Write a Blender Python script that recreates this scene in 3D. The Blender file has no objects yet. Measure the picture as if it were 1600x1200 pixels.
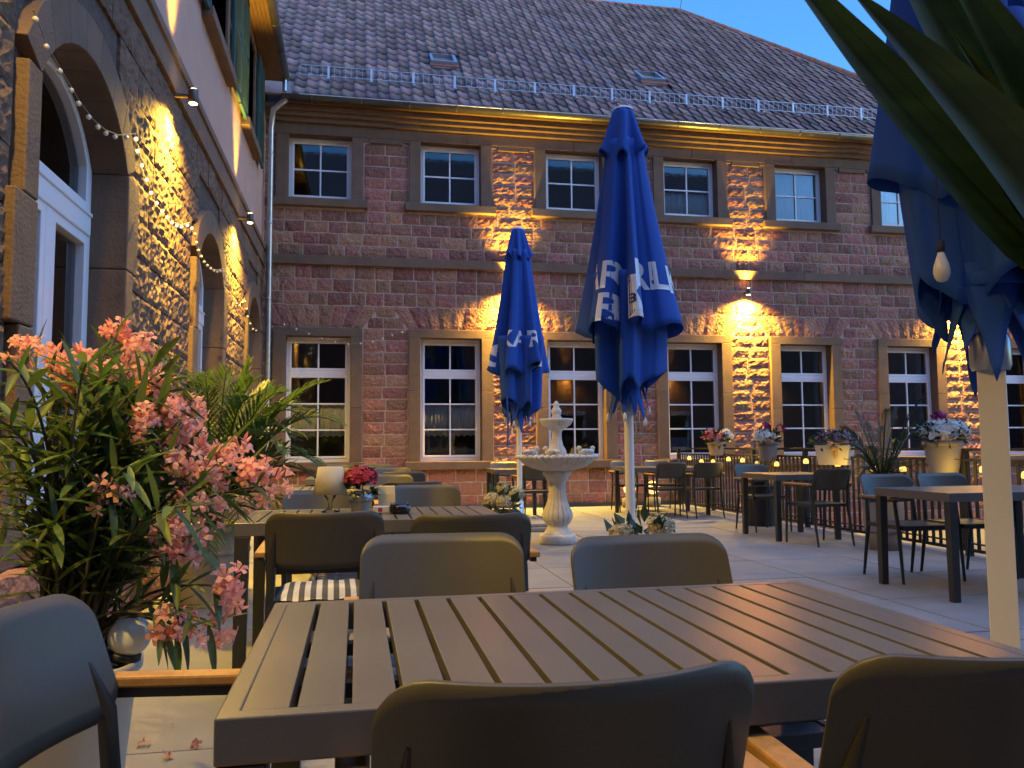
import bpy, bmesh, math, random
from math import sin, cos, pi, radians, sqrt, atan2
from mathutils import Vector, Matrix, Euler, noise

SC = bpy.context.scene
COL = SC.collection

# ------------------------------------------------------------------ camera
CAM_H = 1.10
F_PX, YAW, PITCH, ROLL = 1260.65, radians(10.877), radians(4.3946), radians(0.4326)
_f = Vector((sin(YAW)*cos(PITCH), cos(YAW)*cos(PITCH), sin(PITCH)))
_r = Vector((cos(YAW), -sin(YAW), 0)); _u = _r.cross(_f)
_r2 = _r*cos(ROLL) - _u*sin(ROLL); _u2 = _r*sin(ROLL) + _u*cos(ROLL)
cd = bpy.data.cameras.new('camera'); cam = bpy.data.objects.new('camera', cd); COL.objects.link(cam)
cd.sensor_width = 36.0; cd.sensor_fit = 'HORIZONTAL'; cd.lens = F_PX/1600*36
cd.clip_start = 0.05; cd.clip_end = 600
m = Matrix((( _r2.x, _u2.x, -_f.x, 0), (_r2.y, _u2.y, -_f.y, 0), (_r2.z, _u2.z, -_f.z, CAM_H), (0, 0, 0, 1)))
cam.matrix_world = m
cd.dof.use_dof = True; cd.dof.focus_distance = 5.5; cd.dof.aperture_fstop = 30
SC.camera = cam
SC.render.resolution_x, SC.render.resolution_y = 1024, 768

# ------------------------------------------------------------------ sky, dusk light, exposure
SUN_EL, SUN_AZ = radians(3.0), radians(125)          # after-glow low behind the camera, to the right
w = bpy.data.worlds.new('World'); SC.world = w; w.use_nodes = True
nt = w.node_tree; nt.nodes.clear()
o_ = nt.nodes.new('ShaderNodeOutputWorld'); bg = nt.nodes.new('ShaderNodeBackground')
sky = nt.nodes.new('ShaderNodeTexSky'); sky.sky_type = 'NISHITA'; sky.sun_disc = False
sky.sun_elevation = SUN_EL; sky.sun_rotation = SUN_AZ
sky.altitude = 100; sky.air_density = 1.2; sky.dust_density = 0.6; sky.ozone_density = 3.0
tint = nt.nodes.new('ShaderNodeMix'); tint.data_type = 'RGBA'; tint.blend_type = 'MULTIPLY'
tint.inputs[0].default_value = 1.0; tint.inputs[7].default_value = (0.36, 0.61, 1.0, 1)
nt.links.new(sky.outputs[0], tint.inputs[6]); nt.links.new(tint.outputs[2], bg.inputs[0])
nt.links.new(bg.outputs[0], o_.inputs[0]); bg.inputs[1].default_value = 0.15
sl = bpy.data.lights.new('sun', 'SUN'); sl.energy = 0.125; sl.angle = radians(70); sl.color = (0.68, 0.81, 1.0)
so = bpy.data.objects.new('sun', sl); COL.objects.link(so)
so.rotation_euler = Vector((-sin(SUN_AZ)*cos(1.15), -cos(SUN_AZ)*cos(1.15), -sin(1.15))).to_track_quat('-Z', 'Y').to_euler()
SC.view_settings.view_transform = 'Standard'; SC.view_settings.look = 'None'
SC.view_settings.exposure = 3.25; SC.view_settings.gamma = 1.0; SC.view_settings.use_curve_mapping = False
SC.cycles.max_bounces = 6; SC.cycles.diffuse_bounces = 3; SC.cycles.glossy_bounces = 3
SC.cycles.transparent_max_bounces = 12; SC.cycles.caustics_reflective = False; SC.cycles.caustics_refractive = False
SC.cycles.sample_clamp_indirect = 4.0; SC.cycles.use_denoising = True
WARM = (1.0, 0.60, 0.07)

# ------------------------------------------------------------------ materials
M = {}
def mat(name, col, rough=0.6, metal=0.0, var=0.0, noise_scale=6.0, noise_amt=0.0, col2=None, bump=0.0, bump_scale=40.0,
        piece=0.0, emit=None, emit_s=0.0, coat=0.0, trans=0.0, spec=0.5, stretch=None, sheen=0.0, detail=6.0, bump2=0.0, bump2_scale=6.0):
    """procedural material: colour mottled by noise, tone varied per piece, fine relief"""
    mt = bpy.data.materials.new(name); mt.use_nodes = True
    n = mt.node_tree.nodes; l = mt.node_tree.links; b = n['Principled BSDF']
    b.inputs['Roughness'].default_value = rough; b.inputs['Metallic'].default_value = metal
    b.inputs['Specular IOR Level'].default_value = spec
    b.inputs['Coat Weight'].default_value = coat
    b.inputs['Transmission Weight'].default_value = trans
    if sheen: b.inputs['Sheen Weight'].default_value = sheen
    geo = n.new('ShaderNodeNewGeometry')
    vec = geo.outputs['Position']
    if stretch:
        mp = n.new('ShaderNodeMapping'); mp.inputs['Scale'].default_value = stretch
        l.new(vec, mp.inputs[0]); vec = mp.outputs[0]
    base = n.new('ShaderNodeRGB'); base.outputs[0].default_value = (*col, 1); out = base.outputs[0]
    if noise_amt > 0:
        t = n.new('ShaderNodeTexNoise'); t.inputs['Scale'].default_value = noise_scale; t.inputs['Detail'].default_value = detail
        l.new(vec, t.inputs['Vector'])
        rp = n.new('ShaderNodeMapRange'); rp.inputs[1].default_value = 0.35; rp.inputs[2].default_value = 0.68
        rp.inputs[4].default_value = noise_amt; l.new(t.outputs[0], rp.inputs[0])
        mx = n.new('ShaderNodeMix'); mx.data_type = 'RGBA'; l.new(rp.outputs[0], mx.inputs[0]); l.new(out, mx.inputs[6])
        c2 = col2 or tuple(c*0.45 for c in col); mx.inputs[7].default_value = (*c2, 1); out = mx.outputs[2]
    if piece > 0:
        oi = n.new('ShaderNodeObjectInfo')
        ad = n.new('ShaderNodeMath'); ad.operation = 'ADD'; l.new(oi.outputs['Random'], ad.inputs[0]); l.new(geo.outputs['Random Per Island'], ad.inputs[1])
        fr = n.new('ShaderNodeMath'); fr.operation = 'FRACT'; l.new(ad.outputs[0], fr.inputs[0])
        hs = n.new('ShaderNodeHueSaturation')
        mr = n.new('ShaderNodeMapRange'); mr.inputs[3].default_value = 1-piece; mr.inputs[4].default_value = 1+piece
        l.new(fr.outputs[0], mr.inputs[0]); l.new(mr.outputs[0], hs.inputs['Value'])
        m7 = n.new('ShaderNodeMath'); m7.operation = 'MULTIPLY'; m7.inputs[1].default_value = 7.13; l.new(fr.outputs[0], m7.inputs[0])
        f7 = n.new('ShaderNodeMath'); f7.operation = 'FRACT'; l.new(m7.outputs[0], f7.inputs[0])
        mh = n.new('ShaderNodeMapRange'); mh.inputs[3].default_value = 0.5-piece*.06; mh.inputs[4].default_value = 0.5+piece*.06
        l.new(f7.outputs[0], mh.inputs[0]); l.new(mh.outputs[0], hs.inputs['Hue'])
        l.new(out, hs.inputs['Color']); out = hs.outputs[0]
    l.new(out, b.inputs['Base Color'])
    if bump > 0:
        t2 = n.new('ShaderNodeTexNoise'); t2.inputs['Scale'].default_value = bump_scale; t2.inputs['Detail'].default_value = 5
        l.new(vec, t2.inputs['Vector'])
        bp = n.new('ShaderNodeBump'); bp.inputs['Strength'].default_value = min(bump, 1.0); bp.inputs['Distance'].default_value = 0.02*max(1, bump)
        l.new(t2.outputs[0], bp.inputs['Height'])
        if bump2 > 0:
            t3 = n.new('ShaderNodeTexVoronoi'); t3.inputs['Scale'].default_value = bump2_scale; l.new(vec, t3.inputs['Vector'])
            b3 = n.new('ShaderNodeBump'); b3.inputs['Strength'].default_value = bump2; b3.inputs['Distance'].default_value = 0.03
            l.new(t3.outputs[0], b3.inputs['Height']); l.new(b3.outputs[0], bp.inputs['Normal'])
        l.new(bp.outputs[0], b.inputs['Normal'])
    if emit:
        b.inputs['Emission Color'].default_value = (*emit, 1); b.inputs['Emission Strength'].default_value = emit_s
    M[name] = mt
    return mt

def glass_mat(name, tint=(1, 1, 1), rough=0.0, refl=1.0):
    mt = bpy.data.materials.new(name); mt.use_nodes = True
    n = mt.node_tree.nodes; l = mt.node_tree.links; n.remove(n['Principled BSDF'])
    tr = n.new('ShaderNodeBsdfTransparent'); tr.inputs[0].default_value = (*tint, 1)
    gl = n.new('ShaderNodeBsdfGlossy'); gl.inputs['Roughness'].default_value = rough
    fz = n.new('ShaderNodeFresnel'); fz.inputs[0].default_value = 1.55
    mu = n.new('ShaderNodeMath'); mu.operation = 'MULTIPLY'; mu.inputs[1].default_value = refl; mu.use_clamp = True
    mx = n.new('ShaderNodeMixShader'); l.new(fz.outputs[0], mu.inputs[0]); l.new(mu.outputs[0], mx.inputs[0])
    l.new(tr.outputs[0], mx.inputs[1]); l.new(gl.outputs[0], mx.inputs[2])
    # a faint uneven pane
    tn = n.new('ShaderNodeTexNoise'); tn.inputs['Scale'].default_value = 2.5
    bp = n.new('ShaderNodeBump'); bp.inputs['Strength'].default_value = 0.03; bp.inputs['Distance'].default_value = 0.02
    l.new(tn.outputs[0], bp.inputs['Height']); l.new(bp.outputs[0], gl.inputs['Normal'])
    l.new(mx.outputs[0], n['Material Output'].inputs[0])
    M[name] = mt

mat('stone_red', (0.335, 0.162, 0.112), .9, noise_scale=9, noise_amt=.5, col2=(0.225, 0.097, 0.062), piece=0.3, bump=1.0, bump_scale=26, bump2=.5, bump2_scale=17)
mat('stone_rough', (0.18, 0.108, 0.064), .92, noise_scale=7, noise_amt=.6, col2=(0.085, 0.055, 0.04), piece=.18, bump=0.8, bump_scale=22, bump2=0.3, bump2_scale=16)
mat('mortar', (0.56, 0.42, 0.34), .95, noise_scale=20, noise_amt=.5, col2=(0.36, 0.265, 0.215), bump=.5, bump_scale=60)
mat('mortar_dark', (0.12, 0.085, 0.065), .95, noise_scale=14, noise_amt=.5, bump=1.0, bump_scale=30)
mat('trim', (0.185, 0.118, 0.076), .85, noise_scale=5, noise_amt=.5, col2=(0.115, 0.074, 0.05), piece=.08, bump=.35, bump_scale=45)
mat('plaster', (0.52, 0.345, 0.27), .9, noise_scale=3, noise_amt=.35, col2=(0.43, 0.28, 0.22), bump=.4, bump_scale=90)
mat('tile', (0.285, 0.188, 0.178), .75, noise_scale=11, noise_amt=.55, col2=(0.165, 0.112, 0.115), piece=0.42, bump=.4, bump_scale=50)
mat('ridge_tile', (0.42, 0.15, 0.09), .8, noise_scale=8, noise_amt=.4, piece=.15)
mat('zinc', (0.23, 0.22, 0.17), .38, metal=.7, noise_scale=5, noise_amt=.4)
mat('steel', (0.50, 0.55, 0.60), .32, metal=.8, noise_scale=9, noise_amt=.3)
mat('bracket_steel', (0.62, 0.68, 0.74), .4, metal=.3, noise_scale=9, noise_amt=.2)
mat('white_frame', (0.84, 0.84, 0.86), .38, noise_scale=4, noise_amt=.15, col2=(0.74, 0.74, 0.76))
mat('interior', (0.10, 0.085, 0.07), .9, noise_scale=2, noise_amt=.3)
mat('lace', (0.92, 0.92, 0.90), .9, noise_scale=60, noise_amt=.4)
mat('blind', (0.22, 0.23, 0.25), .9, noise_scale=20, noise_amt=.2)
glass_mat('glass', (0.90, 0.93, 0.94), 0.0, 1.2)
glass_mat('clear', (0.93, 0.95, 0.95), 0.02, 1.0)
mat('timber', (0.19, 0.105, 0.045), .7, noise_scale=5, noise_amt=.5, stretch=(12, 1, 12), bump=.2)
mat('shutter', (0.030, 0.085, 0.075), .55, noise_scale=6, noise_amt=.3)
mat('paving', (0.25, 0.25, 0.258), .78, noise_scale=3.2, noise_amt=0.55, col2=(0.175, 0.172, 0.172), piece=.08, bump=.25, bump_scale=160, detail=10)
mat('joint', (0.14, 0.125, 0.11), .95, noise_scale=20, noise_amt=.3)
mat('yard', (0.17, 0.165, 0.16), .9, noise_scale=5, noise_amt=.4, bump=.4)
mat('skirting', (0.055, 0.058, 0.062), .6, noise_scale=5, noise_amt=.3)
mat('metal_dark', (0.032, 0.031, 0.030), .45, noise_scale=4, noise_amt=.25, bump=.06, bump_scale=600)
mat('table_top', (0.125, 0.12, 0.113), .33, noise_scale=2.6, noise_amt=0.5, col2=(0.088, 0.084, 0.078), bump=.05, bump_scale=700, detail=12, piece=.05)
mat('chair_shell', (0.078, 0.071, 0.054), .42, col2=(0.054, 0.049, 0.038), noise_scale=5, noise_amt=0.45, bump=.05, bump_scale=700, detail=12)
mat('wood', (0.46, 0.25, 0.085), .5, noise_scale=6, noise_amt=.55, col2=(0.30, 0.15, 0.05), stretch=(14, 14, 14), bump=.1)
mat('fence_metal', (0.022, 0.022, 0.024), .5, noise_scale=6, noise_amt=.3)
mat('canvas', (0.008, 0.070, 0.36), .8, noise_scale=4, noise_amt=.25, col2=(0.006, 0.055, 0.28), bump=.12, bump_scale=900)
mat('canvas_print', (0.72, 0.72, 0.74), .8)
mat('canvas_ink', (0.02, 0.04, 0.14), .8)
mat('pole_white', (0.84, 0.79, 0.68), .42, noise_scale=3, noise_amt=.12)
mat('strap', (0.012, 0.016, 0.03), .7)
mat('cast_stone', (0.66, 0.62, 0.55), .75, noise_scale=14, noise_amt=.5, col2=(0.42, 0.38, 0.33), bump=.3, bump_scale=60)
mat('flute_dirt', (0.20, 0.175, 0.15), .9)
mat('slab_base', (0.33, 0.32, 0.30), .85, noise_scale=40, noise_amt=.6, bump=.5, bump_scale=120)
mat('pot_beige', (0.44, 0.385, 0.29), .75, noise_scale=5, noise_amt=.3)
mat('pot_white', (0.62, 0.60, 0.56), .45, noise_scale=4, noise_amt=.15)
mat('pot_grey', (0.30, 0.275, 0.25), .7, noise_scale=6, noise_amt=.25)
mat('pot_taupe', (0.33, 0.3, 0.265), .7, noise_scale=6, noise_amt=.25)
mat('pot_black', (0.02, 0.02, 0.022), .5, noise_scale=6, noise_amt=.2)
mat('pot_zinc', (0.42, 0.42, 0.40), .35, metal=.6, noise_scale=9, noise_amt=.3)
mat('soil', (0.035, 0.025, 0.018), .95, noise_scale=30, noise_amt=.5, bump=.8)
mat('leaf', (0.095, 0.15, 0.036), .5, noise_scale=10, noise_amt=.4, col2=(0.055, 0.095, 0.024), piece=0.45)
mat('leaf_dark', (0.020, 0.050, 0.022), .4, noise_scale=10, noise_amt=.4, piece=.3)
mat('palm_leaf', (0.095, 0.155, 0.040), .42, noise_scale=8, noise_amt=.35, piece=.3)
mat('fan_leaf', (0.055, 0.095, 0.022), .5, noise_scale=1.0, noise_amt=.7, col2=(0.022, 0.042, 0.010), stretch=(3, 3, 60), piece=.15)
mat('leaf_rib', (0.15, 0.17, 0.05), .5, noise_scale=9, noise_amt=.3)
mat('sky_tinted_pane', (0.42, 0.52, 0.62), .25, noise_scale=4, noise_amt=.2)  # roof window pane: pale blue of reflected sky put into the base colour
mat('stem', (0.10, 0.085, 0.035), .7, noise_scale=9, noise_amt=.4)
mat('oleander_pink', (0.84, 0.43, 0.36), .7, noise_scale=30, noise_amt=.45, col2=(0.86, 0.58, 0.46), piece=.15)
mat('flower_red', (0.42, 0.018, 0.045), .7, noise_scale=60, noise_amt=.4, piece=.25)
mat('flower_pink', (0.55, 0.17, 0.24), .7, noise_scale=40, noise_amt=.3, piece=.25)
mat('flower_white', (0.72, 0.72, 0.68), .7, noise_scale=40, noise_amt=.2, piece=.1)
mat('flower_magenta', (0.35, 0.02, 0.13), .7, noise_scale=40, noise_amt=.2, piece=.2)
mat('heather', (0.24, 0.14, 0.19), .8, noise_scale=40, noise_amt=.4, piece=.3)
mat('hydrangea', (0.52, 0.46, 0.28), .8, noise_scale=40, noise_amt=.5, col2=(0.33, 0.30, 0.16), piece=.25)
mat('dry_grass', (0.16, 0.09, 0.05), .85, piece=.3)
mat('shade_cloth', (0.66, 0.60, 0.45), .8, noise_scale=3, noise_amt=.08)
mat('card', (0.74, 0.62, 0.36), .7, noise_scale=6, noise_amt=.1)
mat('ceramic_black', (0.008, 0.008, 0.010), .12, coat=.5)
mat('fabric_white', (0.70, 0.66, 0.55), .9, noise_scale=80, noise_amt=.2, bump=.2, bump_scale=400)
mat('fabric_grey', (0.10, 0.095, 0.085), .9, noise_scale=80, noise_amt=.3, bump=.2, bump_scale=400)
mat('lamp_body', (0.10, 0.09, 0.075), .4, metal=.5)
mat('lamp_lit', (1, .9, .7), .5, emit=(1.0, 0.80, 0.42), emit_s=5)
mat('bulb_lit', (1, .9, .7), .4, emit=(1.0, 0.78, 0.45), emit_s=0.18)
mat('bulb_off', (0.72, 0.68, 0.58), .25)
mat('lantern_lit', (1, .75, .35), .5, emit=(1.0, 0.50, 0.08), emit_s=0.24)
mat('ball_lit', (1, .75, .4), .5, emit=(1.0, 0.58, 0.2), emit_s=0.33)
mat('cable', (0.30, 0.26, 0.20), .7)
mat('globe_white', (0.88, 0.86, 0.80), .12, noise_scale=14, noise_amt=.6, col2=(0.45, 0.75, 0.85), coat=.6)
mat('petal_dry', (0.40, 0.16, 0.12), .8)
mat('gold', (0.48, 0.30, 0.10), .5, noise_scale=30, noise_amt=.4)
mat('paper_blue', (0.10, 0.16, 0.36), .8, noise_scale=14, noise_amt=.4, col2=(0.28, 0.34, 0.52))

def translucent(name, fac):
    """thin leaves and petals let some light through"""
    n = M[name].node_tree.nodes; l = M[name].node_tree.links; b = n['Principled BSDF']; o = n['Material Output']
    t = n.new('ShaderNodeBsdfTranslucent'); src = b.inputs['Base Color'].links[0].from_socket
    br = n.new('ShaderNodeHueSaturation'); br.inputs['Value'].default_value = 1.5; br.inputs['Saturation'].default_value = 1.05; l.new(src, br.inputs['Color']); l.new(br.outputs[0], t.inputs[0])
    mx = n.new('ShaderNodeMixShader'); mx.inputs[0].default_value = fac; l.new(b.outputs[0], mx.inputs[1]); l.new(t.outputs[0], mx.inputs[2]); l.new(mx.outputs[0], o.inputs[0])
for k_, f_ in (('leaf', .35), ('palm_leaf', .3), ('fan_leaf', .15), ('oleander_pink', .4), ('flower_white', .25), ('flower_pink', .25), ('leaf_dark', .2), ('shade_cloth', .3)): translucent(k_, f_)

# ------------------------------------------------------------------ mesh helpers
class MB:
    def __init__(self): self.v = []; self.f = []; self.sm = []
    def add(self, vs, fs, smooth=False):
        k = len(self.v); self.v += [tuple(p) for p in vs]
        for f in fs: self.f.append(tuple(i+k for i in f)); self.sm.append(smooth)
        return self
    def box(self, x0, x1, y0, y1, z0, z1, mtx=None):
        vs = [Vector(p) for p in ((x0,y0,z0),(x1,y0,z0),(x1,y1,z0),(x0,y1,z0),(x0,y0,z1),(x1,y0,z1),(x1,y1,z1),(x0,y1,z1))]
        if mtx is not None: vs = [mtx @ p for p in vs]
        return self.add(vs, [(0,3,2,1),(4,5,6,7),(0,1,5,4),(1,2,6,5),(2,3,7,6),(3,0,4,7)])
    def prism(self, poly, axis, a, b):
        """poly: 2-D outline (counter-clockwise), extruded along axis 'x','y' or 'z' from a to b"""
        def P(q, t): return {'x': (t, q[0], q[1]), 'y': (q[0], t, q[1]), 'z': (q[0], q[1], t)}[axis]
        n = len(poly); vs = [P(q, a) for q in poly]+[P(q, b) for q in poly]
        fs = [tuple(range(n))[::-1], tuple(range(n, 2*n))]+[(i, (i+1) % n, n+(i+1) % n, n+i) for i in range(n)]
        if axis == 'y': fs = [f[::-1] for f in fs]
        return self.add(vs, fs)
    def ring(self, outer, inner, axis, a, b):
        """frame between two outlines of equal count"""
        def P(q, t): return {'x': (t, q[0], q[1]), 'y': (q[0], t, q[1]), 'z': (q[0], q[1], t)}[axis]
        n = len(outer); vs = [P(q, a) for q in outer]+[P(q, a) for q in inner]+[P(q, b) for q in outer]+[P(q, b) for q in inner]
        fs = []
        for i in range(n):
            j = (i+1) % n
            fs += [(i, j, n+j, n+i), (2*n+i, 3*n+i, 3*n+j, 2*n+j), (i, 2*n+i, 2*n+j, j), (n+i, n+j, 3*n+j, 3*n+i)]
        return self.add(vs, fs)
    def tube(self, pts, r, n=8, smooth=True, cap=True):
        pts = [Vector(p) for p in pts]; k = len(pts); rs = r if isinstance(r, (list, tuple)) else [r]*k
        vs = []; ref = None
        for i, p in enumerate(pts):
            t = (pts[min(i+1, k-1)]-pts[max(i-1, 0)]).normalized()
            if ref is None:
                ref = Vector((0, 0, 1)) if abs(t.z) < .9 else Vector((1, 0, 0))
            a = t.cross(ref)
            if a.length < 1e-4: a = t.cross(Vector((0.3, 1, 0.2)))
            a.normalize(); b = a.cross(t).normalized(); ref = b
            for j in range(n):
                q = 2*pi*j/n; vs.append(p+(a*cos(q)+b*sin(q))*rs[i])
        fs = [(i*n+j, i*n+(j+1) % n, (i+1)*n+(j+1) % n, (i+1)*n+j) for i in range(k-1) for j in range(n)]
        self.add(vs, fs, smooth)
        if cap: self.add([vs[j] for j in range(n)], [tuple(range(n))[::-1]]); self.add([vs[(k-1)*n+j] for j in range(n)], [tuple(range(n))])
        return self
    def lathe(self, prof, n=24, c=(0, 0, 0), smooth=True, rad=None):
        vs = []
        for i, (r, z) in enumerate(prof):
            for j in range(n):
                q = 2*pi*j/n; rr = r if rad is None else rad(r, z, q, i)
                vs.append((c[0]+rr*cos(q), c[1]+rr*sin(q), c[2]+z))
        fs = [(i*n+j, i*n+(j+1) % n, (i+1)*n+(j+1) % n, (i+1)*n+j) for i in range(len(prof)-1) for j in range(n)]
        return self.add(vs, fs, smooth)
    def ball(self, c, r, n=10, m=6, sq=(1, 1, 1)):
        pr = [(max(1e-4, sin(pi*i/m)), -cos(pi*i/m)) for i in range(m+1)]
        vs = []
        for a, z in pr:
            for j in range(n):
                q = 2*pi*j/n; vs.append((c[0]+r*a*cos(q)*sq[0], c[1]+r*a*sin(q)*sq[1], c[2]+r*z*sq[2]))
        fs = [(i*n+j, i*n+(j+1) % n, (i+1)*n+(j+1) % n, (i+1)*n+j) for i in range(m) for j in range(n)]
        return self.add(vs, fs, True)
    def mesh(self, name, material):
        me = bpy.data.meshes.new(name); me.from_pydata(self.v, [], self.f)
        me.polygons.foreach_set('use_smooth', self.sm); me.update()
        if material: me.materials.append(M[material])
        return me
    def build(self, name, material, parent=None, loc=(0, 0, 0), bevel=0.0, solid=0.0):
        return link(name, self.mesh(name, material), parent, loc, bevel, solid)

def link(name, me, parent=None, loc=(0, 0, 0), bevel=0.0, solid=0.0, rz=0.0, scale=None):
    o = bpy.data.objects.new(name, me); COL.objects.link(o); o.location = loc
    if rz: o.rotation_euler = (0, 0, rz)
    if scale: o.scale = scale
    if parent: o.parent = parent
    if solid:
        s = o.modifiers.new('solid', 'SOLIDIFY'); s.thickness = solid; s.offset = 0
    if bevel:
        b = o.modifiers.new('bevel', 'BEVEL'); b.width = bevel; b.segments = 2; b.limit_method = 'ANGLE'
    return o
def thing(name, label, cat, loc=(0, 0, 0), rz=0.0, group=None):
    o = bpy.data.objects.new(name, None); COL.objects.link(o); o.location = loc; o.rotation_euler = (0, 0, rz)
    o.empty_display_size = .1
    return tag(o, label, cat, group)
def tag(o, label, cat, group=None):
    o['label'] = label; o['category'] = cat
    if group: o['group'] = group
    return o
def struct(o): o['kind'] = 'structure'; return o
def stuff(o): o['kind'] = 'stuff'; return o
def copy_tree(o, parent=None):
    c = o.copy(); COL.objects.link(c)
    if parent: c.parent = parent
    for ch in list(o.children): copy_tree(ch, c)
    return c
def lamp_light(name, kind, loc, power, parent, color=WARM, size=0.03, angle=None, blend=1.0, aim=(0, 0, -1)):
    d = bpy.data.lights.new(name, kind); d.energy = power; d.color = color; d.shadow_soft_size = size
    if kind == 'SPOT': d.spot_size = angle; d.spot_blend = blend
    o = bpy.data.objects.new(name, d); COL.objects.link(o); o.location = loc; o.parent = parent
    o.rotation_euler = Vector(aim).to_track_quat('-Z', 'Y').to_euler()
    return o

def quad_stone(mb, c, nrm, depth, amp, nx, ny, rng, edge=0.012):
    """hewn stone block: c = four corners (bl, br, tr, tl) of the wall plane, face proud by depth and uneven"""
    c = [Vector(p) for p in c]; nrm = Vector(nrm); vs = []
    tilt = (rng.uniform(-.4, .4)*amp, rng.uniform(-.4, .4)*amp)
    for j in range(ny+1):
        for i in range(nx+1):
            u, v = i/nx, j/ny
            p = (c[0]*(1-u)+c[1]*u)*(1-v)+(c[3]*(1-u)+c[2]*u)*v
            onb = i in (0, nx) or j in (0, ny)
            h = depth-edge if onb else depth+rng.uniform(-1, 1)*amp+tilt[0]*(u-.5)+tilt[1]*(v-.5)
            if onb:
                jit = 0.03
                p = p + (c[1]-c[0])*rng.uniform(-jit, jit)*.25 + (c[3]-c[0])*rng.uniform(-jit, jit)
            vs.append(p+nrm*h)
    W = nx+1
    fs = [(j*W+i, j*W+i+1, (j+1)*W+i+1, (j+1)*W+i) for j in range(ny) for i in range(nx)]
    per = [i for i in range(nx+1)]+[j*W+nx for j in range(1, ny+1)]+[ny*W+i for i in range(nx-1, -1, -1)]+[j*W for j in range(ny-1, 0, -1)]
    k = len(vs); vs += [vs[i]-nrm*(depth+.03) for i in per]
    n = len(per); fs += [(per[i], k+i, k+(i+1) % n, per[(i+1) % n]) for i in range(n)]
    mb.add(vs, fs, False)

def subtract(iv, cuts):
    out = [iv]
    for a, b in cuts:
        nxt = []
        for s, e in out:
            if b <= s or a >= e: nxt.append((s, e)); continue
            if a > s: nxt.append((s, a))
            if b < e: nxt.append((b, e))
        out = nxt
    return [(s, e) for s, e in out if e-s > .06]
def split(iv, lo, hi, rng):
    s, e = iv; n = max(1, round((e-s)/((lo+hi)/2))); ws = [rng.uniform(lo, hi) for _ in range(n)]; k = (e-s)/sum(ws); out = []
    for q in ws: out.append((s, s+q*k)); s += q*k
    return out

# ================================================================== THE TERRACE FLOOR
R = random.Random(5)
FX0, FX1, FY0, FY1 = -1.44, 5.98, -3.8, 14.22
fl = struct(MB().box(FX0-.2, FX1, FY0, FY1+.1, -.45, -.030).build('terrace_floor', 'joint'))
slab_me = {}
xs = [FX0]+[x for x in [-.33+i for i in range(-1, 7)] if FX0+.1 < x < FX1-.05]+[FX1]
ys = [FY0]+[y for y in [.23+i*.995 for i in range(-4, 15)] if FY0 < y < FY1-.05]+[FY1]
for i in range(len(xs)-1):
    for j in range(len(ys)-1):
        a, b, c, d = xs[i], xs[i+1], ys[j], ys[j+1]; g = .0065
        key = (round(b-a, 3), round(d-c, 3))
        if key not in slab_me:
            wx, wy = key; slab_me[key] = MB().box(-wx/2+g, wx/2-g, -wy/2+g, wy/2-g, -.04, 0).mesh('paving_slab', 'paving')
        link('paving_slab', slab_me[key], fl, ((a+b)/2, (c+d)/2, R.uniform(-.0015, .0015)), bevel=.003)
struct(MB().box(-60, 90, -60, 90, -.9, -.62).build('yard_ground', 'yard'))

# ================================================================== BACK BUILDING
FY = 14.25
WIN0, WP, WW = 1.09, 2.305, 1.09
WLS = [WIN0+WP*i for i in range(-1, 6)]
bb = thing('stone_building', 'two storey red sandstone building with white windows and tiled hip roof at the back', 'building')
X0, X1 = -2.2, 14.05
def wall_boxes(mb, z0, z1, opens):
    """wall between heights z0..z1 with rectangular openings (L, R, a, b)"""
    cur = X0
    for L, Rr, a, b in opens:
        mb.box(cur, L-.02, FY+.0, FY+.42, z0, z1); mb.box(L-.02, Rr+.02, FY+.0, FY+.42, z0, a-.02); mb.box(L-.02, Rr+.02, FY+.0, FY+.42, b+.02, z1); cur = Rr+.02
    mb.box(cur, X1, FY+.0, FY+.42, z0, z1)
mb = MB()
wall_boxes(mb, -.8, 4.3, [(L, L+WW, .84, 3.02) for L in WLS])
wall_boxes(mb, 4.3, 6.9, [(L, L+WW, 5.44, 6.58) for L in WLS])
mb.box(X1-.4, X1, FY+.42, FY+9, -.8, 6.9)
mb.build('wall', 'mortar', bb)
rm = MB()
for z0, z1 in ((.1, 3.6), (4.6, 6.8)):
    rm.box(X0, X1-.45, FY+4.2, FY+4.3, z0, z1); rm.box(X0, X1-.45, FY+.43, FY+4.2, z0-.1, z0); rm.box(X0, X1-.45, FY+.43, FY+4.2, z1, z1+.1)
    rm.box(X0-.1, X0, FY+.43, FY+4.2, z0, z1); rm.box(X1-.45, X1-.41, FY+.43, FY+4.2, z0, z1)
rm.build('dark_room', 'interior', bb)
# --- stones
cuts_low = [(L-.215, L+WW+.215) for L in WLS]
def zr(a, b, n): return [(a+(b-a)*i/n, a+(b-a)*(i+1)/n) for i in range(n)]
stones = []
rs = random.Random(11)
rows = [(z, []) for z in zr(-.7, .70, 6)]+[(z, cuts_low) for z in zr(.70, 3.17, 12)]+[(z, 'fan') for z in zr(3.17, 3.57, 2)]+[(z, []) for z in zr(3.57, 4.27, 3)]+[(z, []) for z in zr(4.43, 5.26, 4)]+[(z, cuts_low) for z in zr(5.26, 6.50, 6)]
fan_cuts = [[], []]
fans = []
for L in WLS:
    c = L+WW/2; n = 8; hw0, hw1 = WW/2+.22, WW/2+.50
    for i in range(n):
        t0, t1 = -1+2*i/n, -1+2*(i+1)/n
        fans.append(((c+t0*hw0, 3.175), (c+t1*hw0, 3.175), (c+t1*hw1, 3.565), (c+t0*hw1, 3.565)))
    fan_cuts[0].append((c-(hw0+.07), c+(hw0+.07))); fan_cuts[1].append((c-(hw0+.21), c+(hw0+.21)))
fi = 0
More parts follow.
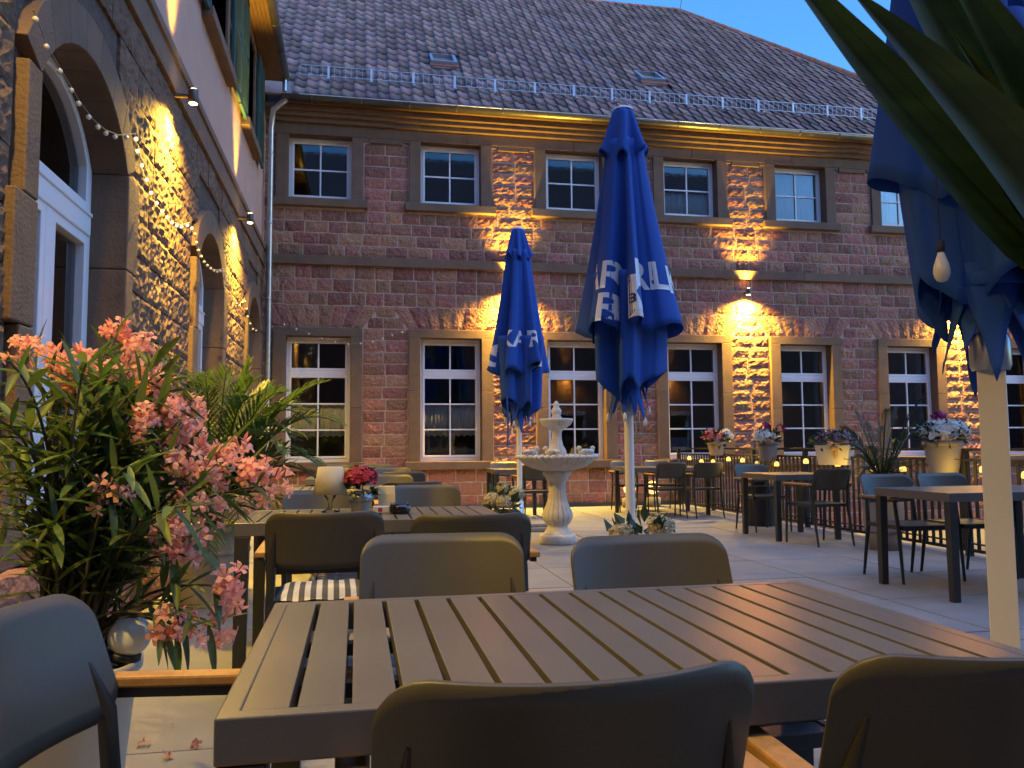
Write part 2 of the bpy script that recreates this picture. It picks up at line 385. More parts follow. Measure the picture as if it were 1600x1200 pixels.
for (z0, z1), cuts in rows:
    if cuts == 'fan': cuts = fan_cuts[fi]; fi += 1
    off = rs.uniform(0, .2)
    for iv in subtract((-1.9-off, X1), cuts):
        for a, b in split(iv, .24, .47, rs):
            if b < -1.62: continue
            stones.append((a, b, z0, z1))
def vis(s):
    cx, cz = (s[0]+s[1])/2, (s[2]+s[3])/2
    if cz < .05 or (cx > 8.6 and cz < 1.0): return 0
    if cx > 11.3 and cz > 2.6: return 0
    return (s[1]-s[0])*(s[3]-s[2])/(cx*cx+FY*FY)
stones.sort(key=vis, reverse=True)
var = []
for k in range(14):
    q = MB(); quad_stone(q, ((-.5, 0, -.5), (.5, 0, -.5), (.5, 0, .5), (-.5, 0, .5)), (0, -1, 0), .017, .008, 6, 4, rs); var.append(q.mesh('stone', 'stone_red'))
rest = MB()
for i, (a, b, z0, z1) in enumerate(stones):
    g = .0100
    if i < 290:
        link('stone', var[i % 14], bb, ((a+b)/2, FY+rs.uniform(-.004, .004), (z0+z1)/2), scale=(b-a-2*g, 1, z1-z0-2*g))
    else:
        quad_stone(rest, ((a+g, FY, z0+g), (b-g, FY, z0+g), (b-g, FY, z1-g), (a+g, FY, z1-g)), (0, -1, 0), .017, .008, 6, 3, rs)
for c in fans:
    g = .006; q = [(x, FY, z) for x, z in c]
    q = [(q[0][0]+g, FY, q[0][2]+g), (q[1][0]-g, FY, q[1][2]+g), (q[2][0]-g, FY, q[2][2]-g), (q[3][0]+g, FY, q[3][2]-g)]
    quad_stone(rest, q, (0, -1, 0), .017, .008, 3, 6, rs)
stuff(rest.build('stonework', 'stone_red', bb))
# --- string course, frieze, cornice, skirting
def run_blocks(name, y0, y1, z0, z1, lens, material='trim', start=-1.64):
    x = start
    while x < X1:
        e = min(X1, x+rs.uniform(*lens)); MB().box(x+.002, e-.002, y0, y1, z0, z1).build(name, material, bb, bevel=.006); x = e
run_blocks('string_course', FY-.075, FY+.03, 4.27, 4.43, (1.6, 2.6))
run_blocks('frieze', FY-.05, FY+.03, 6.585, 6.78, (1.3, 2.4))
for z0, z1, p in ((6.78, 6.86, .12), (6.86, 6.93, .20), (6.93, 7.03, .27)):
    run_blocks('cornice', FY-p, FY+.03, z0, z1, (2.4, 3.6))
MB().box(-1.55, 5.95, FY-.05, FY, .0, .07).build('skirting', 'skirting', bb)
for i in range(len(WLS)-1):                      # stepped blocks under the frieze between the upper windows
    a, b = WLS[i]+WW+.215, WLS[i+1]-.215
    MB().box(a+.10, b-.10, FY-.046, FY+.03, 6.50, 6.583).build('frieze_block', 'trim', bb, bevel=.004)
# --- windows
def bar_box(x0, x1, z0, z1, y0, y1): return MB().box(x0, x1, y0, y1, z0, z1)
def pane(mb_y, x0, x1, z0, z1, par): MB().box(x0, x1, mb_y, mb_y+.006, z0, z1).build('pane', 'glass', par)
def lace_curtain(x0, x1, z0, z1, par, scallop=True):
    q = MB(); n = 56; vs = []
    for i in range(n+1):
        u = i/n; x = x0+(x1-x0)*u; y = FY+.252+.010*sin(u*42)+.01*sin(u*97)
        zb = z0+(.035*abs(sin(u*pi*9)) if scallop else 0)
        vs += [(x, y, zb), (x, y, z1)]
    q.add(vs, [(2*i, 2*i+2, 2*i+3, 2*i+1) for i in range(n)], True); q.build('curtain', 'lace', par, solid=.002)
def fac_window(L, low, idx):
    Rr = L+WW; z0, z1 = (.84, 3.02) if low else (5.44, 6.58)
    sw = .205
    # sandstone surround
    if low:
        MB().box(L-sw, Rr+sw, FY-.055, FY+.20, z1, 3.165).build('lintel', 'trim', bb, bevel=.006)
        zt = z1
    else:
        MB().box(L-sw, Rr+sw, FY-.055, FY+.20, z1, 6.583).build('lintel', 'trim', bb, bevel=.003)
        for s in (-1, 1):
            e = L-sw if s < 0 else Rr+sw
            MB().box(min(e, e+s*.09), max(e, e+s*.09), FY-.045, FY+.03, 6.535, 6.583).build('corbel', 'trim', bb, bevel=.003)
        zt = z1
    hs = [z0, (z0+zt)/2+.3*(idx % 2)-.15, zt] if low else [z0, zt]
    for s in (0, 1):
        a, b = ((L-sw, L) if s == 0 else (Rr, Rr+sw))
        for k in range(len(hs)-1): MB().box(a, b, FY-.055, FY+.22, hs[k]+.0015, hs[k+1]-.0015).build('jamb', 'trim', bb, bevel=.006)
    MB().box(L-sw-.07, Rr+sw+.07, FY-.11, FY+.22, z0-.145, z0-.001).build('sill', 'trim', bb, bevel=.012)
    # white frame
    y0, y1 = FY+.155, FY+.235; f = .055
    o = [(L, z0), (Rr, z0), (Rr, z1), (L, z1)]
    fr = MB().ring(o, [(L+f, z0+f+.02), (Rr-f, z0+f+.02), (Rr-f, z1-f-.02), (L+f, z1-f-.02)], 'y', y0, y1).build('window', 'white_frame', bb, bevel=.006)
    def sash(a, b, c, d, nx, nz):
        s = .042; ins = .020
        MB().ring([(a, c), (b, c), (b, d), (a, d)], [(a+s, c+s), (b-s, c+s), (b-s, d-s), (a+s, d-s)], 'y', y0+ins-.033, y1-.02).build('sash', 'white_frame', fr, bevel=.005)
        a, b, c, d = a+s, b-s, c+s, d-s; t = .013
        for i in range(1, nx):
            x = a+(b-a)*i/nx; MB().box(x-t, x+t, y0-.004, y0+.04, c, d).build('glazing_bar', 'white_frame', fr)
        for k in range(1, nz):
            z = c+(d-c)*k/nz; MB().box(a, b, y0-.002, y0+.038, z-t, z+t).build('glazing_bar', 'white_frame', fr)
        for i in range(nx):
            for k in range(nz):
                pane(y0+.016, a+(b-a)*i/nx, a+(b-a)*(i+1)/nx, c+(d-c)*k/nz, c+(d-c)*(k+1)/nz, fr)
    if low:
        zt = 2.385
        MB().box(L+f, Rr-f, y0-.012, y1, zt-.03, zt+.05).build('transom', 'white_frame', fr, bevel=.005)
        sash(L+f-.008, Rr-f+.008, z0+.065, zt-.032, 2, 3); sash(L+f-.008, Rr-f+.008, zt+.052, z1-.065, 2, 1)
        if idx < 2: lace_curtain(L+.06, Rr-.06, 1.27, 1.86, fr)
        if idx == 3:
            MB().box(L+.13, L+.50, FY+.245, FY+.25, .97, 1.24).build('notice', 'paper_blue', fr)
            MB().box(L+.17, L+.44, FY+.2425, FY+.2445, .99, 1.06).build('notice_strip', 'canvas_print', fr)
        if idx >= 4:
            q = MB(); q.tube([(Rr-.14+.02*sin(k), FY+.32, .95+k*.25) for k in range(9)], .05, 8); q.build('curtain', 'blind', fr)
    else:
        sash(L+f-.008, Rr-f+.008, z0+.065, z1-.065, 2, 2)
        if idx == 3: lace_curtain(L+.05, Rr-.05, z0+.05, z0+.55, fr, False)
        if idx >= 4: lace_curtain(L+.05, Rr-.05, z0+.05, z1-.05, fr, False)
for i, L in enumerate(WLS): fac_window(L, True, i); fac_window(L, False, i)
# --- gutter and downpipe
EY, EZ = 13.85, 7.12
g = MB(); n = 9; x = -1.30
vs = []; fs = []
for i in range(n+1):
    q = pi+pi*i/n; vs += [(-1.30, EY-.02+.085*cos(q), EZ-.02+.085*sin(q)), (X1+.1, EY-.02+.085*cos(q), EZ-.02+.085*sin(q))]
g.add(vs, [(2*i, 2*i+2, 2*i+3, 2*i+1) for i in range(n)], True)
g.build('gutter', 'zinc', bb, solid=.004)
x = -.8
while x < X1:
    q = MB(); q.tube([(x, EY-.02+.091*cos(pi+pi*i/8), EZ-.02+.091*sin(pi+pi*i/8)) for i in range(9)], .008, 5); q.build('gutter_bracket', 'zinc', bb); x += .83
MB().tube([(-1.0, EY-.105, EZ-.018), (X1+.1, EY-.105, EZ-.018)], .009, 6).build('gutter_bead', 'steel', bb)
MB().box(-1.3, X1, EY+.05, FY+.2, 7.03, 7.10).build('eaves_board', 'timber', bb)
dp = MB(); dp.tube([(-1.48, 13.95, -.02), (-1.48, 13.95, 6.55), (-1.44, 13.88, 6.85), (-1.22, EY-.02, 7.03)], .05, 12); dpo = dp.build('downpipe', 'steel', bb)
for z in (.9, 2.2, 3.6, 4.9, 6.1): MB().lathe([(.050, -.02), (.058, -.018), (.058, .018), (.05, .02)], 12, (-1.48, 13.95, z)).build('pipe_clip', 'steel', dpo)
# --- roof: 45 degree hip roof, pantiles
RY, RZ = 19.28, 12.40     # ridge
XR, XE = 8.29, 13.75      # ridge end, eave corner
S2 = sqrt(.5)
rf = MB()
rf.add([(-6, EY+.05, EZ+.02), (XE, EY+.05, EZ+.02), (XR, RY, RZ), (-6, RY, RZ)], [(0, 1, 2, 3)])
rf.add([(XE, EY+.05, EZ+.02), (XE, 24.7, EZ+.02), (XR, RY, RZ)], [(0, 1, 2)])
rf.add([(XE, 24.7, EZ+.02), (-6, 24.7, EZ+.02), (-6, RY, RZ), (XR, RY, RZ)], [(0, 1, 2, 3)])
roof = rf.build('roof', 'tile', bb, solid=.03)
TW, TG = .205, .335
def tile_mesh(var):
    q = MB(); n = 8; prof = []
    for i in range(n+1):
        u = i/n; h = .038*(.5+.5*cos(2*pi*(u-.16))) if u < .62 else .003+.004*sin((u-.62)/.38*pi)
        prof.append((u*(TW+.012), h))
    L = TG+.06; vs = []
    for x, h in prof:
        vs += [(x, 0, h+.044), (x, L, h+.002), (x, 0, h-.002)]
    fs = []
    for i in range(n):
        a, b = 3*i, 3*i+3; fs += [(a, b, b+1, a+1), (a, a+2, b+2, b)]
    q.add(vs, fs, True); return q
rt = random.Random(3)
slope = Matrix.Rotation(radians(45), 4, 'X')
tiles = []
rowsN = int((RY-EY)/S2/TG)+1
for j in range(rowsN):
    s = -.05+j*TG; y = EY+.05+s*S2; z = EZ+.035+s*S2
    xmax = XE-(y-EY)*(XE-XR)/(RY-EY)-.12
    xs0 = -1.12-TW*max(0, min(14, int((y-14.0)*4)))
    nx = int((xmax-xs0)/TW)
    for i in range(nx):
        tiles.append((xs0+i*TW, y, z))
def tvis(t): return -((t[0]-3.2)**2*.02+(t[1]-14.3)**2+(0 if t[0] > -1.05 else 50))
tiles.sort(key=tvis, reverse=True)
sky_holes = [(1.36, 1.88, 15.15, 15.75), (5.66, 6.2, 15.15, 15.75)]
tm = tile_mesh(0); tme = tm.mesh('roof_tile', 'tile'); bulk = MB(); k = 0
for (x, y, z) in tiles:
    if any(a-.1 < x < b and c < y+.12 < d for a, b, c, d in sky_holes): continue
    mt = Matrix.Translation((x+rt.uniform(-.004, .004), y, z)) @ Matrix.Rotation(radians(45)+rt.uniform(-.014, .014), 4, 'X') @ Matrix.Rotation(rt.uniform(-.012, .012), 4, 'Z')
    if k < 290:
        o = link('roof_tile', tme, roof); o.matrix_local = mt; k += 1
    else: bulk.add([mt @ Vector(p) for p in tm.v], tm.f, True)
stuff(bulk.build('tiling', 'tile', roof))
cap = MB(); prof = [(-.115, -.10), (-.088, .03), (-.04, .075), (0, .085), (.04, .075), (.088, .03), (.115, -.10)]
vs = []
for yy, sc in ((0, 1.0), (.40, .86)):
    for a, b in prof: vs.append((a*sc, yy, b*sc))
cap.add(vs, [(i, i+1, 8+i, 7+i) for i in range(6)]+[tuple(range(6, -1, -1))], True); capm = cap.mesh('ridge_cap', 'ridge_tile')
def caps(p0, p1):
    p0, p1 = Vector(p0), Vector(p1); d = p1-p0; n = int(d.length/.36); q = d.normalized().to_track_quat('Y', 'Z')
    for i in range(n):
        o = link('ridge_cap', capm, roof, solid=.012); o.rotation_mode = 'QUATERNION'; o.rotation_quaternion = q; o.location = p0+d*(i/n)
caps((XE-.05, EY+.05, EZ+.12), (XR, RY, RZ+.10)); caps((XR, RY, RZ+.10), (-1.5, RY, RZ+.10))
for (a, b, c, d) in sky_holes:
    y0, y1 = c+.05, d-.05; cx = (a+b)/2
    mt = Matrix.Translation((cx, y0, EZ+.02+(y0-EY))) @ slope
    Lh = (y1-y0)/S2
    sk = MB(); sk.ring([(-.26, 0), (.26, 0), (.26, Lh), (-.26, Lh)], [(-.20, .06), (.20, .06), (.20, Lh-.06), (-.20, Lh-.06)], 'z', .02, .11)
    so_ = sk.build('roof_window', 'steel', roof); so_.matrix_local = mt @ Matrix.Rotation(radians(-8), 4, 'X')
    gp = MB().box(-.22, .22, .04, Lh-.02, .085, .116).build('pane', 'sky_tinted_pane', roof); gp.matrix_local = so_.matrix_local.copy()
    ap = MB().box(-.28, .28, -.08, .02, .03, .05).build('flashing', 'ridge_tile', roof); ap.matrix_local = mt
# snow guard along the eave
sg = MB(); gy = 14.42
gz = EZ+.02+(gy-EY)
for dz in (.05, .23): sg.tube([(-1.05, gy, gz+dz), (XE-.75, gy, gz+dz)], .0095, 6)
sgo = sg.build('snow_guard', 'steel', bb)
wires = MB(); x = -1.05
while x < XE-.8: wires.box(x-.003, x+.003, gy-.003, gy+.003, gz+.05, gz+.23); x += .10
stuff(wires.build('guard_wires', 'steel', sgo))
x = -.55
while x < XE-.8:
    q = MB(); q.box(x-.020, x+.020, gy-.022, gy-.012, gz-.10, gz+.24); q.box(x-.020, x+.020, gy-.24, gy-.012, gz-.105, gz-.09); q.build('guard_bracket', 'bracket_steel', sgo); x += .76
q = MB(); q.tube([(4.3, 17.9, 11.28), (5.0, 14.0, 7.42)], .006, 5); q.build('lightning_wire', 'steel', roof)
q = MB(); q.tube([(XR, RY, RZ), (XR+.12, RY, RZ+.9)], .008, 5); q.build('lightning_rod', 'fence_metal', roof)

# ================================================================== LEFT BUILDING
LX = -1.60
lb = thing('courtyard_wing', 'rough stone wing on the left with arched doors, plaster upper floor and green shutters', 'building')
ARCH = [(.15, 1.55), (4.28, 1.55), (8.40, 1.52), (12.2, 1.40)]
SPR, RISE = 2.98, .44
def arch_pts(y0, wd, z0, inset=0.0, n=14):
    """outline of an arched opening in (y, z), counter-clockwise seen from +X"""
    a, b = y0+inset, y0+wd-inset; r = RISE*(b-a)/wd; hw = (b-a)/2; Rr = (hw*hw+r*r)/(2*r); cz = SPR+(RISE-r)*0-(Rr-r); cy = (a+b)/2
    th = math.asin(min(1, hw/Rr)); top = [(cy+Rr*sin(th-2*th*i/n), cz+Rr*cos(th-2*th*i/n)) for i in range(n+1)]
    return [(a, z0), (b, z0)]+top
core = MB(); YA, YB = -3.8, FY+.3; cur = YA
for y0, wd in ARCH:
    core.box(-2.15, LX-.03, cur, y0-.02, -.4, 4.5)
    pts = [(y_, z_+.02) for y_, z_ in arch_pts(y0-.02, wd+.04, 0)[2:]]
    for i in range(len(pts)-1):
        (ya, za), (yb, zb) = pts[i+1], pts[i]
        core.add([(LX-.03, ya, za), (LX-.03, yb, zb), (LX-.03, yb, 4.5), (LX-.03, ya, 4.5), (-2.15, ya, za), (-2.15, yb, zb)], [(0, 1, 2, 3), (0, 4, 5, 1)])
    cur = y0+wd+.02
core.box(-2.15, LX-.03, cur, YB, -.4, 4.5)
core.build('wall', 'mortar_dark', lb)
UPW = [(8.62, 1.28), (11.47, 1.02)]
up = MB(); cur = YA; ZU0, ZU1, WZ0, WZ1 = 4.50, 7.42, 5.66, 7.16
for y0, wd in UPW:
    up.box(-2.1, LX, cur, y0, ZU0, ZU1); up.box(-2.1, LX, y0, y0+wd, ZU0, WZ0); up.box(-2.1, LX, y0, y0+wd, WZ1, ZU1); cur = y0+wd
up.box(-2.1, LX, cur, YB, ZU0, ZU1)
up.build('upper_wall', 'plaster', lb)
rm = MB(); rm.box(-4.6, -4.5, YA, YB, -.2, 7.3); rm.box(-4.5, -2.15, YA, YB, -.3, -.2); rm.box(-4.5, -2.15, YA, YB, 4.2, 4.4); rm.box(-4.5, -2.12, YA, YB, 7.4, 7.5); rm.box(-4.5, -2.15, YA-.1, YA, -.2, 7.4)
rm.build('dark_room', 'interior', lb)
for z0, z1, p, ln in ((4.20, 4.44, .035, (1.2, 2.0)), (4.44, 4.52, .06, (1.4, 2.4))):
    y = YA
    while y < YB:
        e = min(YB, y+R.uniform(*ln)); MB().box(LX-.05, LX+p, y+.002, e-.002, z0, z1).build('band_course', 'trim', lb, bevel=.006); y = e
# plinth
y = YA
for z0, z1 in ((-.02, .27), (.275, .55)):
    y = YA
    while y < YB-.35:
        e = min(YB-.3, y+R.uniform(.6, 1.1)); q = MB(); quad_stone(q, ((LX-.05, y+.004, z0), (LX-.05, e-.004, z0), (LX-.05, e-.004, z1), (LX-.05, y+.004, z1)), (1, 0, 0), .195, .006, 6, 3, R); q.box(LX-.06, LX+.11, y+.004, e-.004, z1-.03, z1-.01)
        q.build('plinth_stone', 'stone_red', lb); y = e
# jamb quoins and arch stones
def jambs(y0, wd, idx):
    z = .55; k = 0
    while z < SPR-.05:
        h = R.uniform(.50, .66); e = SPR if SPR-(z+h) < .3 else z+h
        for s in (0, 1):
            wq = (.17 if (k+s) % 2 else .27)
            a, b = (y0-wq, y0) if s == 0 else (y0+wd, y0+wd+wq)
            MB().box(-2.0, LX+.045, a, b, z+.002, e-.002).build('quoin', 'trim', lb, bevel=.01)
        z = e; k += 1
    inn = arch_pts(y0, wd, 0)[2:]; out = [(y+(y-(y0+wd/2))*.16, z+.24) for y, z in inn]; out[0] = (y0+wd+.20, SPR+.10); out[-1] = (y0-.20, SPR+.10)
    n = len(inn)-1; st = 2
    for i in range(0, n, st):
        q = MB(); j = min(n, i+st); g = .0015
        poly = [inn[i], inn[min(i+1, n)], inn[j]]; po = [out[i], out[min(i+1, n)], out[j]]
        outline = [poly[2], poly[1], poly[0], po[0], po[1], po[2]]
        q.prism(outline, 'x', -2.0, LX+.04); q.build('arch_stone', 'trim', lb, bevel=.006)
    q = MB()
    for s, (a, b) in enumerate(((y0-.24, y0-.001), (y0+wd+.001, y0+wd+.24))): pass
    MB().box(-2.0, LX+.12, y0-.05, y0+wd+.05, .551, .63).build('door_sill', 'trim', lb, bevel=.01)
for i, (y0, wd) in enumerate(ARCH): jambs(y0, wd, i)
def arch_window(y0, wd):
    x0, x1 = -1.87, -1.79
    fr = MB().ring(arch_pts(y0, wd, .63), arch_pts(y0, wd, .72, .075), 'x', x0, x1).build('arched_window', 'white_frame', lb, bevel=.006)
    zt = 2.52; c = y0+wd/2
    MB().box(x0-.01, x1+.025, y0+.07, y0+wd-.07, zt, zt+.13).build('transom', 'white_frame', fr, bevel=.008)
    MB().box(x0-.01, x1+.035, y0+.07, y0+wd-.07, zt+.13, zt+.155).build('drip_bar', 'white_frame', fr, bevel=.006)
    MB().box(x0, x1+.015, c-.05, c+.05, .70, zt).build('mullion', 'white_frame', fr, bevel=.008)
    for a, b in ((y0+.075, c-.05), (c+.05, y0+wd-.075)):
        MB().ring([(a, .72), (b, .72), (b, zt), (a, zt)], [(a+.065, .82), (b-.065, .82), (b-.065, zt-.065), (a+.065, zt-.065)], 'x', x0+.01, x1+.012).build('sash', 'white_frame', fr, bevel=.006)
        MB().box(x0+.03, x0+.036, a+.06, b-.06, .80, zt-.06).build('pane', 'glass', fr)
    a = arch_pts(y0, wd, zt+.155, .075); b = arch_pts(y0, wd, zt+.22, .135)
    MB().ring(a, b, 'x', x0+.01, x1+.012).build('top_sash', 'white_frame', fr, bevel=.006)
    MB().prism(arch_pts(y0, wd, zt+.21, .13), 'x', x0+.03, x0+.036).build('pane', 'glass', fr)
for y0, wd in ARCH: arch_window(y0, wd)
# rough stones
def arch_z(y):
    for y0, wd in ARCH:
        if y0-.28 < y < y0+wd+.28: return y0, wd
    return None
ls = []
rs = random.Random(21)
for z0, z1 in zr(.55, 4.20, 13):
    cuts = []
    for y0, wd in ARCH:
        if z0 < SPR+.12: cuts.append((y0-.22, y0+wd+.22))
        elif z0 < SPR+.36: cuts.append((y0-.12, y0+wd+.12))
        elif z0 < SPR+.70: cuts.append((y0+.10, y0+wd-.10))
    for iv in subtract((YA+rs.uniform(-.2, 0), YB-.3), cuts):
        for a, b in split(iv, .34, .70, rs): ls.append((a, b, z0, z1))
ls.sort(key=lambda s: -((s[1]-s[0])*(s[3]-s[2])/max(3.5, (s[0]+s[1])/2)**2 if s[1] > 3.6 else 0), reverse=False)
var = []
for k in range(16):
    q = MB(); quad_stone(q, ((-.5, 0, -.5), (.5, 0, -.5), (.5, 0, .5), (-.5, 0, .5)), (0, -1, 0), .026, .009, 12, 8, rs, .010); var.append(q.mesh('rough_stone', 'stone_rough'))
rest = MB()
for i, (a, b, z0, z1) in enumerate(ls):
    g = .003
    if i < 280:
        link('rough_stone', var[i % 16], lb, (LX-.02+rs.uniform(-.006, .006), (a+b)/2, (z0+z1)/2), rz=pi/2, scale=(b-a-2*g, 1, z1-z0-2*g))
    else: quad_stone(rest, ((LX-.02, a+g, z0+g), (LX-.02, b-g, z0+g), (LX-.02, b-g, z1-g), (LX-.02, a+g, z1-g)), (1, 0, 0), .026, .009, 8, 5, rs, .010)
if rest.v: stuff(rest.build('rough_stonework', 'stone_rough', lb))
# upper windows, sills, shutters
for y0, wd in UPW:
    MB().ring([(y0-.14, WZ0-.001), (y0+wd+.14, WZ0-.001), (y0+wd+.14, WZ1+.16), (y0-.14, WZ1+.16)], [(y0, WZ0), (y0+wd, WZ0), (y0+wd, WZ1), (y0, WZ1)], 'x', -1.95, LX+.03).build('window_surround', 'trim', lb, bevel=.006)
    MB().box(-1.9, LX+.12, y0-.2, y0+wd+.2, WZ0-.13, WZ0-.002).build('window_sill', 'trim', lb, bevel=.012)
    fr = MB().ring([(y0, WZ0), (y0+wd, WZ0), (y0+wd, WZ1), (y0, WZ1)], [(y0+.06, WZ0+.06), (y0+wd-.06, WZ0+.06), (y0+wd-.06, WZ1-.06), (y0+.06, WZ1-.06)], 'x', -1.86, -1.80).build('window', 'shutter', lb, bevel=.005)
    MB().box(-1.85, -1.81, y0+wd/2-.035, y0+wd/2+.035, WZ0+.06, WZ1-.06).build('mullion', 'shutter', fr)
    for a, b in ((y0+.06, y0+wd/2-.035), (y0+wd/2+.035, y0+wd-.06)): MB().box(-1.835, -1.829, a, b, WZ0+.06, WZ1-.06).build('pane', 'glass', fr)
slat = MB().box(-.012, .012, -.27, .27, -.030, .030, Matrix.Rotation(radians(35), 4, 'Y')).mesh('louvre', 'shutter')
for y0, y1 in ((7.84, 8.50), (10.06, 10.70), (10.74, 11.38), (12.58, 13.28)):
    c = (y0+y1)/2; hw = (y1-y0)/2
    sh = MB().ring([(-hw, 0), (hw, 0), (hw, 1.60), (-hw, 1.60)], [(-hw+.06, .07), (hw-.06, .07), (hw-.06, 1.53), (-hw+.06, 1.53)], 'x', 0, .04).build('shutter', 'shutter', lb, (LX+.045, c, WZ0-.06), bevel=.004)
    MB().box(.004, .036, -hw+.06, hw-.06, .76, .83).build('shutter_rail', 'shutter', sh)
    for k in range(26):
        z = .10+k*.0565
        if .73 < z < .86: continue
        link('louvre', slat, sh, (.02, 0, z), scale=(1, (hw-.06)/.27, 1))
# eaves, gutter, roof
MB().box(LX-.3, LX+.34, YA, 13.70, 7.30, 7.36).build('eaves_board', 'timber', lb)
q = MB()
for k in range(6): q.box(LX+.0+.055*k, LX+.05+.055*k, YA, 13.70, 7.285, 7.299)
stuff(q.build('soffit_boards', 'timber', lb))
g = MB(); vs = []
for i in range(10):
    t = pi+pi*i/9; vs += [(LX+.36+.08*cos(t)+.0, YA, 7.36+.08*sin(t)), (LX+.36+.08*cos(t), 13.72, 7.36+.08*sin(t))]
g.add(vs, [(2*i, 2*i+1, 2*i+3, 2*i+2) for i in range(9)], True); g.build('gutter', 'zinc', lb, solid=.004)
y = 4.2
while y < 13.8:
    q = MB(); q.tube([(LX+.36+.086*cos(pi+pi*i/8), y, 7.36+.086*sin(pi+pi*i/8)) for i in range(9)], .008, 5); q.build('gutter_bracket', 'zinc', lb); y += .85
MB().tube([(LX+.36, 13.66, 7.34), (LX+.36, 13.68, 7.10)], .04, 10).build('gutter_outlet', 'steel', lb)
MB().add([(LX+.38, YA, 7.42), (LX+.38, 13.75, 7.42), (LX-4.5, 13.75, 12.3), (LX-4.5, YA, 12.3)], [(0, 1, 2, 3)]).build('roof', 'tile', lb, solid=.06)
MB().box(-2.2, -1.2, 13.76, 13.80, 7.32, 7.46).build('verge_board', 'timber', lb)

# ================================================================== HOUSE ACROSS THE YARD (mirrored in the windows)
oh = thing('rear_wing', 'stone wing behind the camera, seen only mirrored in the facade windows', 'building', (0, -4.0, 0))
MB().box(-9, 22, -9, 0, -.9, 7.6).build('wall', 'stone_red', oh)
MB().add([(-9.5, .4, 7.5), (22.5, .4, 7.5), (17.5, -4.5, 14.6), (-9.5, -4.5, 14.6), (22.5, -9.5, 7.5), (-9.5, -9.5, 7.5)], [(1, 0, 3, 2), (1, 2, 4), (4, 2, 3, 5), (0, 5, 3)]).build('roof', 'tile', oh, solid=.1)
MB().box(22, 38, -9, -.3, -.9, 6.4).build('glow_screen', 'stone_red', oh)  # added unseen block, keeps the horizon glow out of the window reflections
for k in range(8):
    for z in (.9, 5.2):
        a = -.9+2.31*k
        f_ = MB().ring([(a, z), (a+1.1, z), (a+1.1, z+1.6), (a, z+1.6)], [(a+.08, z+.08), (a+1.02, z+.08), (a+1.02, z+1.52), (a+.08, z+1.52)], 'y', -.02, .05).build('window', 'white_frame', oh)
        MB().box(a+.08, a+1.02, .005, .015, z+.08, z+1.52).build('pane', 'ceramic_black', f_)

# ================================================================== WALL LAMPS
def wall_lamp(loc, out, label, group, down, upw, beam=44):
    """small up and down wall lamp; out = unit vector away from the wall"""
    t = thing('wall_lamp', label, 'wall lamp', loc, 0, group)
    ox, oy = out; d = .155
    MB().lathe([(.0001, -.060), (.038, -.060), (.042, -.056), (.042, .056), (.038, .060), (.0001, .060)], 16, (ox*d, oy*d, 0)).build('housing', 'lamp_body', t)
    q = MB(); q.box(-.04, .04, -.04, .04, -.06, .06) if False else q.tube([(0, 0, 0), (ox*d, oy*d, 0)], .022, 8); q.build('bracket', 'lamp_body', t)
    for s in (-1, 1):
        MB().lathe([(.0001, s*.063), (.033, s*.063), (.033, s*.0605)], 14, (ox*d, oy*d, 0)).build('lens', 'lamp_lit', t)
    p = (ox*d, oy*d, -.075)
    lamp_light('lamp_down', 'SPOT', p, down, t, angle=radians(150), blend=1.0, size=.03)
    lamp_light('lamp_down_beam', 'SPOT', p, down*.7, t, angle=radians(beam), blend=1.0, size=.045)
    p = (ox*d, oy*d, .075)
    lamp_light('lamp_up_beam', 'SPOT', p, upw, t, angle=radians(beam+8), blend=1.0, size=.045, aim=(0, 0, 1))
    return t
GL, GF = 'lamps on the stone wing', 'lamps on the back facade'
LAMPZ = 4.12
wall_lamp((LX+.04, 7.13, LAMPZ), (1, 0), 'lit up-down lamp on the left wall between first and second arch', GL, 130, 105, 38)
wall_lamp((LX+.04, 10.9, LAMPZ), (1, 0), 'lit up-down lamp on the left wall, the one farther back', GL, 110, 95, 38)
wall_lamp((LX+.04, 2.99, LAMPZ), (1, 0), 'wall lamp on the left wing just in front of the nearest arch', GL, 32, 46, 32)
wall_lamp((LX+.04, .88, LAMPZ), (1, 0), 'added unseen lamp on the left wing beside the camera, warm fill for the foreground', GL, 56, 40, 32)  # added lamp out of view, stands in for the warm foreground light
wall_lamp((7.31, FY-.02, 4.00), (0, -1), 'glowing lamp on the back facade between the fourth and fifth windows', GF, 180, 110, 74)
wall_lamp((2.70, FY-.02, 4.00), (0, -1), 'glowing lamp on the back facade hidden behind the smaller blue parasol', GF, 180, 110, 74)
wall_lamp((11.92, FY-.02, 4.00), (0, -1), 'glowing lamp on the back facade behind the nearest parasol at right', GF, 180, 110, 74)

for k, x_ in enumerate((8.6, 13.2, 17.8)):
    wall_lamp((x_, -3.98, 4.06), (0, 1), 'wall lamp on the wing behind the camera, ' + ('nearest', 'middle', 'farthest')[k] + ' of three', 'lamps on the rear wing', 26, 20)

